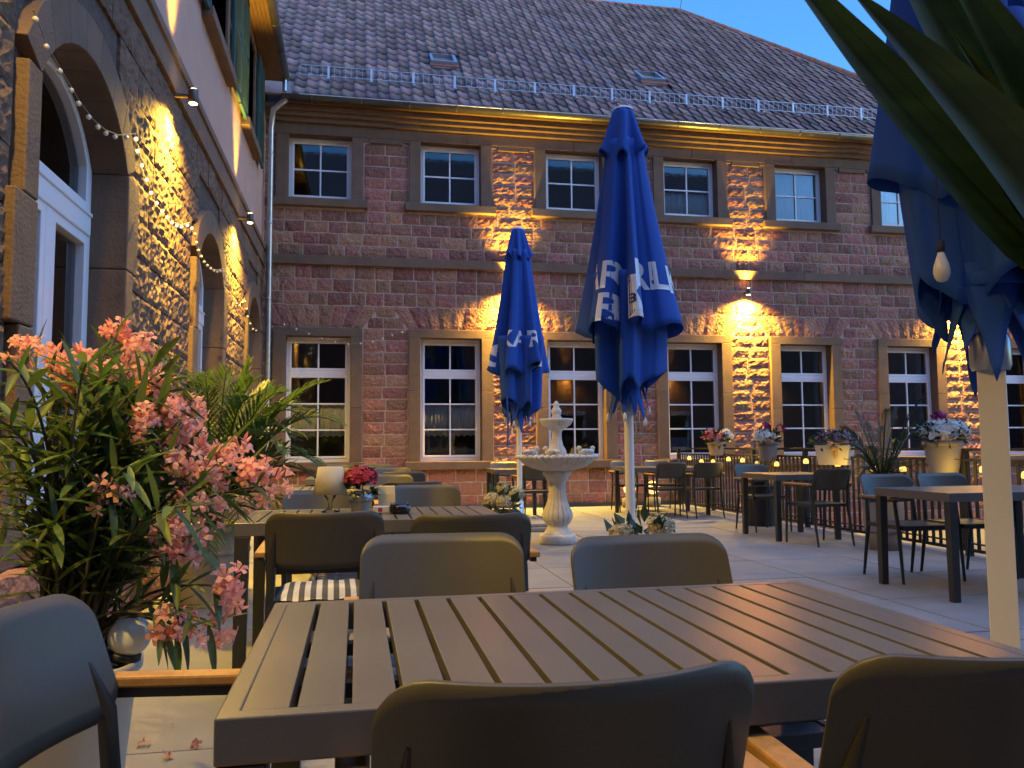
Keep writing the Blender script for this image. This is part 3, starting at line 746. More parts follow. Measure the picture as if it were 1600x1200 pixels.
# ================================================================== TABLES
TH, TLX, TLY = .75, 1.29, .80
def table(x0, y0, wx, wy, label, slats=True):
    t = thing('terrace_table', label, 'table', (x0, y0, 0), 0, 'terrace tables')
    fb = .030; fr = MB()
    fr.ring([(0, 0), (wx, 0), (wx, wy), (0, wy)], [(fb, fb), (wx-fb, fb), (wx-fb, wy-fb), (fb, wy-fb)], 'z', TH-.062, TH)
    for yy in (.33, .67): MB().box(fb, wx-fb, wy*yy-.015, wy*yy+.015, TH-.058, TH-.0345).build('cross_rail', 'metal_dark', t)
    fr.build('frame', 'table_top', t, bevel=.003)
    n = round((wx-2*fb)/.0722); p = (wx-2*fb+.011)/n
    key = ('slat', round(p, 4), wy)
    if key not in M: M[key] = MB().box(0, p-.011, fb+.0005, wy-fb-.0005, TH-.034, TH-.0006).mesh('slat', 'table_top')
    for i in range(n): link('slat', M[key], t, (fb+i*p, 0, 0), bevel=.001)
    for i, (a, b) in enumerate(((0, 0), (wx, 0), (wx, wy), (0, wy))):
        sx, sy = (1 if a == 0 else -1), (1 if b == 0 else -1); l = MB(); e = .066; e2 = .056; k = .002
        X = [a+sx*k, a+sx*e, a+sx*k, a+sx*e2]; Y = [b+sy*k, b+sy*e, b+sy*k, b+sy*e2]
        vs = [(min(X[2:]), min(Y[2:]), 0), (max(X[2:]), min(Y[2:]), 0), (max(X[2:]), max(Y[2:]), 0), (min(X[2:]), max(Y[2:]), 0),
              (min(X[:2]), min(Y[:2]), TH-.063), (max(X[:2]), min(Y[:2]), TH-.063), (max(X[:2]), max(Y[:2]), TH-.063), (min(X[:2]), max(Y[:2]), TH-.063)]
        l.add(vs, [(0, 3, 2, 1), (4, 5, 6, 7), (0, 1, 5, 4), (1, 2, 6, 5), (2, 3, 7, 6), (3, 0, 4, 7)]); l.build('leg', 'metal_dark', t, bevel=.004)
    return t
table(-.18, 1.13, TLX, .80, 'large slatted grey table filling the foreground')
table(-.56, 3.97, TLX, .80, 'slatted grey table carrying the white lampshade and red flowers')
table(-.56, 6.72, TLX, .80, 'table right behind the one with the lampshade')
table(-.56, 9.25, TLX, .80, 'third table back in the row beside the left wing')
table(-.56, 11.9, TLX, .80, 'table nearest the back wall in the row beside the left wing')
table(2.02, 11.92, .80, .80, 'small table by the back wall left of the fountain')
table(4.15, 11.92, TLX, .85, 'table near the back wall behind the middle parasol pole')
table(4.68, 8.50, .80, .86, 'small square table by the railing below the white planter box')
table(4.04, 4.97, TLX, .83, 'table at the right by the railing beside the nearest parasol pole')

# ================================================================== CHAIRS (built facing +Y)
def make_chair():
    t = thing('armchair', 'grey metal terrace armchair with wooden armrests', 'chair', group='terrace armchairs')
    # curved back shell with rounded corners
    nx, nz = 26, 8; hw, z0, z1 = .240, .600, .834; rad = .066; vs = []
    for j in range(nz+1):
        for i in range(nx+1):
            u = -cos(pi*i/nx); v = j/nz; x = u*hw
            zt, zb = z1, z0
            dx = max(0, abs(x)-(hw-rad)); cut = rad-sqrt(max(0, rad*rad-dx*dx))
            lo, hi = zb+cut*.9, zt-cut
            z = lo+(hi-lo)*v+.006*u*u
            y = -.225-.070*(1-u*u)-(z-.6)*.34
            vs.append((x, y, z))
    W = nx+1; q = MB(); q.add(vs, [(j*W+i, j*W+i+1, (j+1)*W+i+1, (j+1)*W+i) for j in range(nz) for i in range(nx)], True)
    q.build('backrest', 'chair_shell', t, solid=.008)
    for k in range(6):
        a = -.20+k*.071; MB().box(-.215, .215, a, a+.062, .432, .446).build('seat_slat', 'metal_dark', t, bevel=.003)
    fr = MB(); fr.ring([(-.235, -.225), (.235, -.225), (.235, .235), (-.235, .235)], [(-.214, -.204), (.214, -.204), (.214, .216), (-.214, .216)], 'z', .415, .45); fr.box(-.012, .012, -.204, .216, .415, .431)
    fr.build('seat_frame', 'metal_dark', t, bevel=.003)
    for s in (-1, 1):
        MB().tube([(s*.245, .215, 0), (s*.25, .19, .40), (s*.258, .165, .632)], [.011, .016, .015], 8).build('leg', 'metal_dark', t)
        MB().tube([(s*.225, -.315, 0), (s*.222, -.235, .43), (s*.215, -.250, .62), (s*.200, -.303, .755)], [.011, .019, .018, .003], 8).build('leg', 'metal_dark', t)
        MB().box(s*.262-.022, s*.262+.022, -.262, .205, .650, .672).build('armrest', 'wood', t, bevel=.005)
        MB().box(s*.258-.012, s*.258+.012, -.25, .19, .632, .650).build('armrest_rail', 'metal_dark', t)
    return t
chair0 = make_chair(); used = [False]
def chair(x, y, rz, label):
    c = chair0 if not used[0] else copy_tree(chair0); used[0] = True
    c.location = (x, y, 0); c.rotation_euler = (0, 0, rz); c['label'] = label
    return c
NEAR, FARR = 0, pi          # near side of a table faces +Y, far side faces -Y
BK = .30                    # from seat origin to the back
chair(.255, .97+BK, 0.02, 'armchair in the near foreground, its dark back to us, left of two')
chair(.85, .95+BK, -.03, 'armchair in the near foreground at the lower right corner, back to us')
chair(.235, 2.43-BK, pi-.06, 'armchair on the far side of the foreground table, left of two')
chair(.845, 2.24-BK, pi+.05, 'armchair on the far side of the foreground table, right of two')
cl_ = chair(-.51+BK-.02, 1.40, -pi/2-.13, 'armchair at the left end of the foreground table with long wooden armrest')
chair(-.135, 3.46+BK, .03, 'dark-backed armchair with striped cushion on the near side of the lampshade table, left')
chair(.455, 3.20+BK, -.02, 'dark-backed armchair on the near side of the lampshade table, right')
chair(-.20, 5.12-BK, pi, 'armchair with striped cushion behind the white lampshade')
chair(.455, 5.62-BK, pi-.04, 'grey armchair behind the black ashtray, facing us')
chair(.42, 6.22+BK, 0, 'dark-backed armchair of the second row, near side of its table')
chair(.30, 7.95-BK, pi, 'armchair of the second row facing us, right one')
chair(-.15, 7.9-BK, pi, 'armchair of the second row facing us, close to the palm fronds')
chair(.48, 8.7+BK, 0, 'dark-backed armchair of the third row beside the left wing')
chair(.45, 10.55-BK, pi, 'armchair of the third row facing us, right one')
chair(-.18, 10.5-BK, pi, 'armchair of the third row facing us, left one')
chair(.32, 11.35+BK, 0, 'dark-backed armchair of the last row below the second window')
chair(.30, 13.2-BK, pi, 'armchair of the last row against the back wall, right one')
chair(-.25, 13.15-BK, pi, 'armchair of the last row against the back wall below the first window')
chair(2.40, 13.25-BK, pi, 'armchair behind the small table left of the fountain, facing us')
chair(2.55, 11.42+BK, .05, 'dark armchair in front of the small table left of the fountain')
chair(4.50, 13.32-BK, pi, 'armchair against the back wall just right of the fountain bowl')
chair(5.10, 13.30-BK, pi, 'armchair by the back wall in the corner with the railing')
chair(4.62, 11.45+BK, 0, 'dark armchair right of the middle parasol pole, left of two')
chair(5.18, 11.40+BK, .04, 'dark armchair right of the middle parasol pole, right of two')
chair(5.12, 9.92-BK, pi+.05, 'blue-grey armchair facing us left of the small square table')
chair(5.02, 7.95+BK, .10, 'dark armchair in front of the small square table by the railing')
chair(4.44, 6.22-BK, pi, 'blue-grey armchair facing us at the right table, left of two')
chair(5.00, 6.24-BK, pi, 'blue-grey armchair facing us at the right table, right of two')
chair(4.98, 4.50+BK, 0, 'dark armchair at the right edge behind the nearest parasol pole')
# striped seat cushions
def cushion(x, y, rz, label, roll=False):
    t = thing('seat_cushion', label, 'cushion', (x, y, .449), rz, 'striped cushions')
    n = 17; hw, hd = .205, .20
    for i in range(n):
        a, b = -hw+2*hw*i/n, -hw+2*hw*(i+1)/n; q = MB(); vs = []; ny = 8
        for j in range(ny+1):
            v = -1+2*j/ny
            for x_ in (a, (a+b)/2, b):
                u = x_/hw; e = max(0, (1-abs(u)**3.5))*max(0, (1-abs(v)**3.5)); vs.append((x_, v*hd, .010+.034*e**.6+.003*sin(9*u+3*v)))
        q.add(vs, [(3*j+k, 3*j+k+1, 3*j+4+k, 3*j+3+k) for j in range(ny) for k in range(2)], True)
        q.add([(a, -hd, .002), (b, -hd, .002), (b, hd, .002), (a, hd, .002)], [(0, 3, 2, 1)])
        q.build('stripe', 'fabric_white' if i % 2 else 'fabric_grey', t)
cushion(-.135, 3.76, .03+pi/2*0, 'grey and cream striped cushion on the near left chair of the lampshade table')
cushion(-.20, 4.82, pi, 'striped cushion half hidden on the chair behind the white lampshade')

# ================================================================== PARASOLS
def layer_fn(z0, r0, z1, r1, nf, a0, a1, p=1.0, hem=.0, ph=0.0, seed=1, sharp=1.6):
    rg = random.Random(seed); w1, w2, w3 = rg.uniform(0, 6.28), rg.uniform(0, 6.28), rg.uniform(0, 6.28)
    def f(th, t):
        base = r0+(r1-r0)*t**p; a = a0+(a1-a0)*t
        q = th+.22*sin(2*th+w1)+.10*sin(3*th+w2)+.10*t*sin(th+w3)
        s = sin(nf*q+ph); s = (abs(s)**(1/sharp))*(1 if s > 0 else -1)
        r = base*(1+a*s+a*.35*sin((nf+3)*q+w2))
        z = z0+(z1-z0)*t
        if hem: z += hem*t**4*(sin(nf*q+ph)*.6+sin(2*q+w3)*.5)
        return r, z
    return f
def layer(mb, f, nth=132, nz=22, c=(0, 0)):
    vs = []
    for j in range(nz+1):
        for i in range(nth):
            th = 2*pi*i/nth; r, z = f(th, j/nz); vs.append((c[0]+r*cos(th), c[1]+r*sin(th), z))
    mb.add(vs, [(j*nth+i, j*nth+(i+1) % nth, (j+1)*nth+(i+1) % nth, (j+1)*nth+i) for j in range(nz) for i in range(nth)], True)
def letter_mesh(txt, size):
    cu = bpy.data.curves.new('letters', 'FONT'); cu.body = txt; cu.size = size; cu.offset = size*.022
    o = bpy.data.objects.new('letters', cu); COL.objects.link(o); bpy.context.view_layer.update()
    dg = bpy.context.evaluated_depsgraph_get(); me = bpy.data.meshes.new_from_object(o.evaluated_get(dg))
    bpy.data.objects.remove(o); return me
def print_on(f, txt, th0, zt, size, parent, material='canvas_print', off=.007, reff=None, name='printed_letter', zrange=None, poly=None, slant=0):
    """lay flat print on the folded canvas: x runs round the canopy, y runs up it"""
    if poly is None: me = letter_mesh(txt, size); bm = bmesh.new(); bm.from_mesh(me)
    else:
        bm = bmesh.new(); bm.faces.new([bm.verts.new((x, y, 0)) for x, y in poly])
    xs_ = [v.co.x for v in bm.verts]; ys_ = [v.co.y for v in bm.verts]
    k = min(xs_)
    while k < max(xs_): bmesh.ops.bisect_plane(bm, geom=bm.verts[:]+bm.edges[:]+bm.faces[:], plane_co=(k, 0, 0), plane_no=(1, 0, 0)); k += .011
    k = min(ys_)
    while k < max(ys_): bmesh.ops.bisect_plane(bm, geom=bm.verts[:]+bm.edges[:]+bm.faces[:], plane_co=(0, k, 0), plane_no=(0, 1, 0)); k += .03
    for v in bm.verts:
        z = zt+v.co.y; th = th0+(v.co.x+slant*v.co.y)/reff
        lo, hi = 0.0, 1.0
        for _ in range(24):
            mid = (lo+hi)/2
            if f(th, mid)[1] > z: lo = mid
            else: hi = mid
        r = f(th, lo)[0]+off; v.co = Vector((r*cos(th), r*sin(th), z))
    me2 = bpy.data.meshes.new(name); bm.to_mesh(me2); bm.free(); me2.materials.append(M[material])
    return link(name, me2, parent)
def parasol(x, y, label, seed, marks, pole_r=.040, rot=0.0, wide=1.0, square=False, lean=(0, 0)):
    t = thing('closed_parasol', label, 'parasol', (x, y, 0), 0, 'closed blue parasols')
    t.rotation_euler = (lean[0], lean[1], 0)
    c = atan2(-y, -x)
    pole = MB()
    if square:
        pole.ring([(-.045, -.036), (.045, -.036), (.045, .036), (-.045, .036)], [(-.038, -.03), (.038, -.03), (.038, .03), (-.038, .03)], 'z', .0, 4.0)
    else: pole.lathe([(pole_r, .0), (pole_r, 3.98)], 20)
    po = pole.build('pole', 'pole_white', t, bevel=.004 if square else 0)
    if square: po.rotation_euler = (0, 0, radians(-42))
    b = MB(); b.box(-.40, .40, -.40, .40, .0, .055); b.box(-.36, .36, -.36, .36, .056, .10); b.build('base_plate', 'slab_base', t, bevel=.012)
    MB().lathe([(.075, .10), (.075, .14), (.055, .16), (.055, .36), (.041, .37)], 20).build('base_sleeve', 'steel', t)
    MB().lathe([(.0001, 4.075), (.05, 4.07), (.085, 4.05), (.088, 4.035)], 24).build('cap', 'pole_white', t)
    fv = layer_fn(4.035, .082, 3.60, .20*wide, 7, .06, .22, .9, .09, seed, seed+1)
    fm = layer_fn(3.74, .15, 2.08, .40*wide, 6, .10, .30, 1.15, .10, seed*1.7, seed+2)
    fi_ = layer_fn(2.55, .28, 1.60, .27*wide, 5, .20, .26, 1.0, .13, seed*.9+1, seed+3)
    q = MB(); layer(q, fv, 96, 10); q.build('top_flap', 'canvas', t, solid=.004)
    q = MB(); layer(q, fm, 216, 26); cn = q.build('canopy', 'canvas', t, solid=.004)
    q = MB(); layer(q, fi_, 180, 16); q.build('inner_fold', 'canvas', t, solid=.004)
    q = MB(); layer(q, layer_fn(2.15, .33*wide, 2.09, .20, 6, .30, .2, 1, 0, seed*1.7, seed+2), 180, 4); q.build('hem_return', 'canvas', t, solid=.003)
    rg = random.Random(seed)
    for k in range(9):       # pointed canvas corners hanging below the strap
        a = 2*pi*k/9+rg.uniform(-.2, .2); r0 = rg.uniform(.10, .15); L = rg.uniform(.26, .46); q = MB(); vs = []; n = 8
        for j in range(n+1):
            v = j/n; wd = (.085*(1-v)**.8+.006)*(1+.25*sin(6*v)); rr = r0+.05*v-.02*sin(pi*v)
            for u in (-1, -.4, .35, 1):
                an = a+u*wd/r0*.9; rad = rr+.020*(abs(u)-.4)*(1-v); vs.append((rad*cos(an), rad*sin(an), 1.74-L*v+.02*u*v))
        q.add(vs, [(4*j+i, 4*j+i+1, 4*j+5+i, 4*j+4+i) for j in range(n) for i in range(3)], True); ct = q.build('canvas_corner', 'canvas', t, solid=.004)
        if k % 2 == 0 and not square:
            e = Vector(vs[-2]); MB().lathe([(.004, .02), (.016, -.005), (.018, -.05), (.0001, -.055)], 8, (e.x, e.y, e.z)).build('rib_end', 'pole_white', ct)
    q = MB(); q.lathe([(.155, 1.655), (.160, 1.66), (.160, 1.70), (.155, 1.705)], 48, rad=lambda r, z, a, i: r*(1+.06*sin(5*a+seed))); q.build('strap', 'canvas', t, solid=.004)
    MB().lathe([(.06, 1.36), (.068, 1.38), (.068, 1.47), (.06, 1.49)], 16).build('runner', 'steel', t)
    for mk in marks: mk(fm, c, cn)
    return t
def ltr(txt, dth, z, size, reff=.36, **k): return lambda f, c, par: print_on(f, txt, c+radians(dth), z, size, par, reff=reff, **k)
def patch(dth, z, poly, material='canvas_print', off=.006, name='printed_panel', reff=.36): return lambda f, c, par: print_on(f, None, c+radians(dth), z, 0, par, material, off, reff, name, poly=poly)
HG = [(-.13, .17), (.13, .17), (.05, .02), (.13, -.19), (-.15, -.19), (-.04, .02)]
parasol(2.28, 6.59, 'tall closed blue parasol with white pole standing behind the foreground table', 3,
        [ltr('AR', -70, 2.40, .33), ltr('RL', 8, 2.40, .33), ltr('K', 64, 2.38, .33), ltr('R', -36, 2.12, .33), patch(2, 2.32, HG), ltr('18', -8, 2.25, .11, material='canvas_ink', off=.012), ltr('8', -3, 2.42, .10, material='canvas_ink', off=.012)], wide=.93)
parasol(2.13, 10.6, 'closed blue parasol farther back beside the fountain', 8,
        [ltr('KARL', -44, 2.40, .31), ltr('S', -66, 2.15, .42), patch(58, 2.32, HG), ltr('8', 54, 2.42, .10, material='canvas_ink', off=.012), ltr('18', 50, 2.25, .11, material='canvas_ink', off=.012)], pole_r=.036, wide=.84)
parasol(2.27, 2.55, 'nearest closed blue parasol at the right edge with yellow-lit pole', 5, [], pole_r=.04, square=True, wide=.72)
q = tag(MB().tube([(1.92, 10.35, 1.75), (1.93, 10.33, 1.45), (1.925, 10.34, 1.10)], .012, 6).build('tie_strap', 'canvas'), 'blue tie strap hanging from the parasol beside the fountain', 'strap')
bl = thing('hanging_bulb', 'white plastic bulb hanging inside the nearest parasol', 'bulb', (1.98, 2.42, 1.70)); bl.scale = (.8, .8, .8)
MB().lathe([(.0001, -.06), (.012, -.058), (.022, -.052), (.030, -.038), (.034, -.02), (.034, -.005), (.030, .018), (.022, .042), (.016, .06), (.012, .075)], 28).build('bulb_glass', 'bulb_off', bl)
MB().lathe([(.014, .07), (.016, .075), (.016, .12), (.004, .125)], 10).build('socket', 'strap', bl)
MB().tube([(0, 0, .12), (.01, .02, .40), (.05, .06, .60)], .003, 5).build('cord', 'strap', bl)

# ================================================================== FOUNTAIN
ft = thing('tiered_fountain', 'white cast stone two-tier fountain with fluted column in the courtyard', 'fountain', (2.24, 8.98, 0))
def flute(nf, amp, lo, hi):
    def f(r, z, a, i): return r*(1-amp*(abs(sin(nf*a/2))**.0 if False else max(0, cos(nf*a))**6)) if lo < z < hi else r
    return f
MB().lathe([(.0001, 0), (.205, 0), (.212, .012), (.212, .085), (.20, .10), (.165, .105)], 40).build('foot', 'cast_stone', ft)
MB().lathe([(.165, .105), (.15, .13), (.118, .175), (.112, .20), (.135, .22), (.165, .265), (.176, .31), (.165, .36), (.135, .42), (.112, .48), (.098, .56), (.094, .64), (.098, .70)], 144, rad=flute(18, .11, .21, .69)).build('column', 'cast_stone', ft)
MB().lathe([(.098, .70), (.125, .715), (.13, .74), (.16, .765), (.165, .80), (.15, .815)], 96, rad=flute(24, .03, .735, .79)).build('capital', 'cast_stone', ft)
MB().lathe([(.15, .815), (.20, .822), (.30, .85), (.39, .90), (.44, .955), (.45, .975), (.43, .985), (.38, .955), (.25, .90), (.0001, .885)], 176, rad=flute(44, .06, .83, .95)).build('bowl', 'cast_stone', ft)
bead = MB().ball((0, 0, 0), .030, 8, 6, (1, 1, .85)).mesh('rim_bead', 'cast_stone')
for k in range(40): link('rim_bead', bead, ft, (.448*cos(2*pi*k/40), .448*sin(2*pi*k/40), .975))
MB().lathe([(.06, .88), (.10, .95), (.115, 1.0), (.105, 1.05), (.075, 1.10), (.058, 1.18), (.056, 1.24), (.066, 1.27), (.08, 1.285)], 112, rad=flute(14, .11, .96, 1.25)).build('upper_column', 'cast_stone', ft)
MB().lathe([(.08, 1.285), (.11, 1.30), (.165, 1.34), (.19, 1.385), (.195, 1.40), (.185, 1.408), (.15, 1.38), (.0001, 1.35)], 120, rad=flute(30, .07, 1.295, 1.38)).build('upper_bowl', 'cast_stone', ft)
MB().lathe([(.04, 1.36), (.05, 1.40), (.062, 1.425), (.045, 1.44), (.055, 1.47), (.062, 1.50), (.045, 1.525), (.032, 1.54), (.034, 1.56), (.022, 1.60), (.0001, 1.615)], 60, rad=flute(10, .10, 1.38, 1.58)).build('finial', 'cast_stone', ft)
def dove(a, r, face):
    q = MB(); q.ball((0, 0, .04), .055, 12, 8, (1.25, .72, .68)); q.ball((.06, 0, .085), .028, 10, 6); q.tube([(.085, 0, .085), (.108, 0, .078)], [.009, .002], 6); q.tube([(-.05, 0, .045), (-.12, 0, .05)], [.03, .016], 8)
    for s in (-1, 1): q.ball((-.02, s*.036, .055), .04, 8, 5, (1.35, .3, .6))
    o = q.build('dove', 'cast_stone', ft, (r*cos(a), r*sin(a), .985)); o.rotation_euler = (0, 0, face)
for a, fc in ((-2.6, .4), (-2.0, 2.4), (-.9, 3.4), (-.35, .8)): dove(a, .38, fc)

# ================================================================== RAILING WITH POTS AND LANTERNS
RX = 5.86
fe = thing('railing', 'black metal bar railing along the right edge of the terrace', 'railing', (RX, 0, 0))
barm = MB().box(-.006, .006, -.019, .019, .075, .92).mesh('bar', 'fence_metal')
y = 2.6
while y < 14.15: link('bar', barm, fe, (0, y, 0)); y += .1035
for z0, z1, wd in ((.045, .075, .02), (.92, .945, .022), (1.02, 1.045, .028)):
    MB().box(-wd, wd, 2.5, 14.2, z0, z1).build('rail', 'fence_metal', fe, bevel=.003)
MB().box(-.03, .0, 2.5, 14.2, .12, .135).build('rail', 'fence_metal', fe)
y = 2.6
while y < 14.2: MB().box(-.028, .028, y-.028+.05, y+.028+.05, .0, 1.02).build('post', 'fence_metal', fe, bevel=.003); y += 1.44

def blades(mb, rng, n, c, rad, L, wd, lean=.5):
    for _ in range(n):
        a = rng.uniform(0, 2*pi); k = rng.uniform(.3, 1)*lean; l = L*rng.uniform(.6, 1.1); p = Vector((c[0]+rad*rng.uniform(0, 1)*cos(a), c[1]+rad*rng.uniform(0, 1)*sin(a), c[2])); vs = []
        d = Vector((cos(a), sin(a), 0)); s = Vector((-sin(a), cos(a), 0))
        for j in range(5):
            v = j/4; q = p+d*(l*k*v*v)+Vector((0, 0, l*(v-.35*k*v*v))); w_ = wd*(1-v)**.7; vs += [q-s*w_, q+s*w_]
        mb.add(vs, [(2*j, 2*j+1, 2*j+3, 2*j+2) for j in range(4)], False)
def tuft_leaves(mb, rng, n, c, rx, rz, size, flat=False):
    for _ in range(n):
        u = Vector((rng.gauss(0, 1), rng.gauss(0, 1), rng.gauss(.25, .8))).normalized(); p = Vector(c)+Vector((u.x*rx, u.y*rx, u.z*rz))*rng.uniform(.55, 1.0)
        d = (u+Vector((rng.uniform(-.6, .6), rng.uniform(-.6, .6), rng.uniform(-.3, .5)))).normalized(); s = d.cross(Vector((rng.uniform(-1, 1), rng.uniform(-1, 1), 1))).normalized()
        l = size*rng.uniform(.7, 1.3); nn = d.cross(s)
        mb.add([p, p+d*l*.45+s*l*.26+nn*l*.05, p+d*l-nn*l*.12, p+d*l*.45-s*l*.26+nn*l*.05], [(0, 1, 2), (0, 2, 3)], False)
def florets(mb, rng, n, c, rx, rz, size, petals=5):
    for _ in range(n):
        u = Vector((rng.gauss(0, 1), rng.gauss(0, 1), abs(rng.gauss(.35, .7))-.15)).normalized(); p = Vector(c)+Vector((u.x*rx, u.y*rx, u.z*rz))*rng.uniform(.82, 1.05)
        nrm = (u+Vector((rng.uniform(-.4, .4), rng.uniform(-.4, .4), rng.uniform(-.2, .5)))).normalized()
        a = nrm.cross(Vector((.3, .2, 1))).normalized(); b = nrm.cross(a); s = size*rng.uniform(.75, 1.2); ph = rng.uniform(0, 6)
        for k in range(petals):
            q = ph+2*pi*k/petals; d = a*cos(q)+b*sin(q); e = -a*sin(q)+b*cos(q)
            mb.add([p, p+d*s*.6+e*s*.36+nrm*s*.18, p+d*s+nrm*s*.30, p+d*s*.6-e*s*.36+nrm*s*.18], [(0, 1, 2, 3)], False)
def pot_mesh(r0, r1, h, rim=.02):
    return MB().lathe([(.0001, .002), (r0, .002), (r0*1.0, .01), (r1*.985, h-.05), (r1*.985, h-.045), (r1+rim*.5, h-.04), (r1+rim*.5, h), (r1-.012, h), (r1-.02, h-.05), (.0001, h-.055)], 32)
def flower_pot(name, label, loc, r0, r1, h, potmat, tops, seed, cat='flower pot', group=None):
    rg = random.Random(seed); t = thing(name, label, cat, loc, 0, group)
    pot_mesh(r0, r1, h).build('pot', potmat, t)
    MB().lathe([(.0001, h-.045), (r1-.018, h-.048)], 20).build('soil', 'soil', t)
    for (kind, m_, n, c, rx, rz, sz) in tops:
        q = MB(); nm = {'l': 'foliage', 'f': 'blossoms', 'b': 'grass_blades'}[kind]
        c = (c[0], c[1], h+c[2])
        if kind == 'l': tuft_leaves(q, rg, n, c, rx, rz, sz)
        elif kind == 'f': florets(q, rg, n, c, rx, rz, sz)
        else: blades(q, rg, n, c, rx, rz, sz)
        q.build(nm, m_, t)
    return t
GP = 'flower pots hung on the railing'
PX = 5.74
flower_pot('flower_pot', 'grey-beige pot of pink and white flowers at the far end of the railing', (PX, 12.3, .92), .10, .14, .22, 'pot_beige',
           [('l', 'leaf_dark', 130, (0, 0, .05), .20, .12, .10), ('f', 'flower_pink', 60, (-.05, -.05, .08), .17, .12, .045), ('f', 'flower_white', 26, (.14, -.05, .08), .12, .12, .045)], 31, group=GP)
flower_pot('flower_pot', 'grey bucket pot of white flowers with magenta cyclamen on the railing', (PX, 10.62, .86), .11, .15, .27, 'pot_grey',
           [('l', 'leaf_dark', 110, (0, 0, .05), .18, .10, .09), ('f', 'flower_white', 60, (-.08, -.06, .07), .13, .10, .045), ('f', 'flower_magenta', 12, (-.03, 0, .20), .05, .05, .05), ('f', 'flower_magenta', 10, (.17, -.05, .17), .05, .06, .05)], 32, group=GP)
flower_pot('flower_pot', 'taupe pot heaped with white flowers on the railing near the right parasol', (PX, 7.12, .80), .13, .18, .32, 'pot_taupe',
           [('l', 'leaf_dark', 130, (0, 0, .05), .22, .12, .09), ('f', 'flower_white', 95, (0, -.03, .08), .21, .13, .050), ('f', 'flower_magenta', 12, (-.03, 0, .22), .05, .05, .05)], 33, group=GP)
pb = thing('planter_box', 'white wooden planter box with heather and a golden bow on the railing', 'planter', (PX, 8.98, .84), 0, GP)
MB().prism([(-.17, 0), (.17, 0), (.21, .24), (-.21, .24)], 'y', -.11, .11).build('box', 'pot_white', pb, bevel=.006).rotation_euler = (0, 0, radians(-50))
rg = random.Random(7)
q = MB(); tuft_leaves(q, rg, 150, (0, 0, .27), .27, .11, .09); q.build('foliage', 'leaf_dark', pb)
q = MB(); florets(q, rg, 130, (0, 0, .30), .22, .13, .028); q.build('blossoms', 'heather', pb)
q = MB()
for s in (-1, 1): q.ball((-.07-.035*s*.7, -.115-.03*s*.1, .20), .04, 10, 6, (1.2, .5, .8))
q.ball((-.075, -.125, .13), .028, 10, 8, (.8, .6, 2.0)); q.build('bow', 'gold', pb)
# lantern string
lan = thing('lantern_string', 'string of small glowing honey-coloured lanterns strung along the railing', 'string lights', (RX-.12, 0, 0))
lm_ = MB(); lm_.lathe([(.0001, -.045), (.040, -.045), (.046, -.03), (.044, .012), (.028, .036), (.0001, .045)], 12, smooth=True); lm_.v = [(a*.74, b*.74, c*.74) for a, b, c in lm_.v]; lme = lm_.mesh('lantern', 'lantern_lit')
cab = []; y = 13.4; k = 0; rg = random.Random(4)
while y > 4.0:
    z = .90-.085*abs(sin(k*.8+.4)); cab.append((0, y, z+.065)); link('lantern', lme, lan, (0, y, z)); MB().tube([(0, y, z+.04), (0, y, z+.07)], .006, 6).build('lantern_cap', 'strap', lan)
    y -= rg.uniform(.42, .78); k += 1
MB().tube(cab, .004, 5).build('cable', 'strap', lan)
for yl in (11.4, 8.7, 6.9): lamp_light('lantern_glow', 'POINT', (-.06, yl, .84), .8, lan, size=.3)
# glowing wire balls behind the middle table
for x_, y_, r_, lab in ((4.75, 13.75, .11, 'glowing wire ball lamp on the floor by the back wall, lower one'), (5.20, 13.80, .12, 'glowing wire ball lamp beside the far railing corner')):
    t = thing('ball_lamp', lab, 'lamp', (x_, y_, .22), 0, 'glowing wire balls')
    MB().lathe([(.10, -.22), (.13, -.21), (.14, .0-.06), (.10, -.05), (.0001, -.055)], 20).build('stand', 'pot_grey', t)
    MB().ball((0, 0, r_), r_, 14, 10).build('globe', 'ball_lit', t)
    q = MB()
    for k in range(6):
        a = pi*k/6; q.tube([(r_*1.03*cos(b)*cos(a), r_*1.03*cos(b)*sin(a), r_+r_*1.03*sin(b)) for b in [2*pi*i/16 for i in range(17)]], .006, 4, cap=False)
    q.build('wire', 'gold', t)

# ================================================================== PALMS
def frond(rng, L, n, ll, droop, wd=.021, rise=1.0):
    """feather-palm leaf growing along +X from the origin"""
    q = MB(); pts = []
    for i in range(13):
        t = i/12; pts.append(Vector((L*t*(1-.12*t), 0, L*(rise*t-droop*t*t))))
    q.tube(pts, [.009*(1-.8*i/12)+.0015 for i in range(13)], 5)
    for i in range(n):
        t = .16+.84*i/(n-1); f = t*12; k = min(11, int(f)); p = pts[k].lerp(pts[k+1], f-k); tg = (pts[k+1]-pts[k]).normalized()
        for s in (-1, 1):
            l = ll*(1-.55*abs(2*t-.9)**2)*rng.uniform(.85, 1.1); side = Vector((0, s, 0)); upv = tg.cross(Vector((0, 1, 0)))*-1
            d = (tg*(.55+.6*t)+side*(1.0-.35*t)+Vector((0, 0, .28))+Vector((rng.uniform(-.1, .1), 0, rng.uniform(-.12, .12)))).normalized(); b = d.cross(Vector((0, 0, 1))).normalized()*wd*.5
            tip = p+d*l+Vector((0, 0, -l*.18)); mid = p+d*l*.5
            q.add([p-b*.5, p+b*.5, mid+b, tip, mid-b], [(0, 1, 2, 4), (4, 2, 3)], False)
    return q
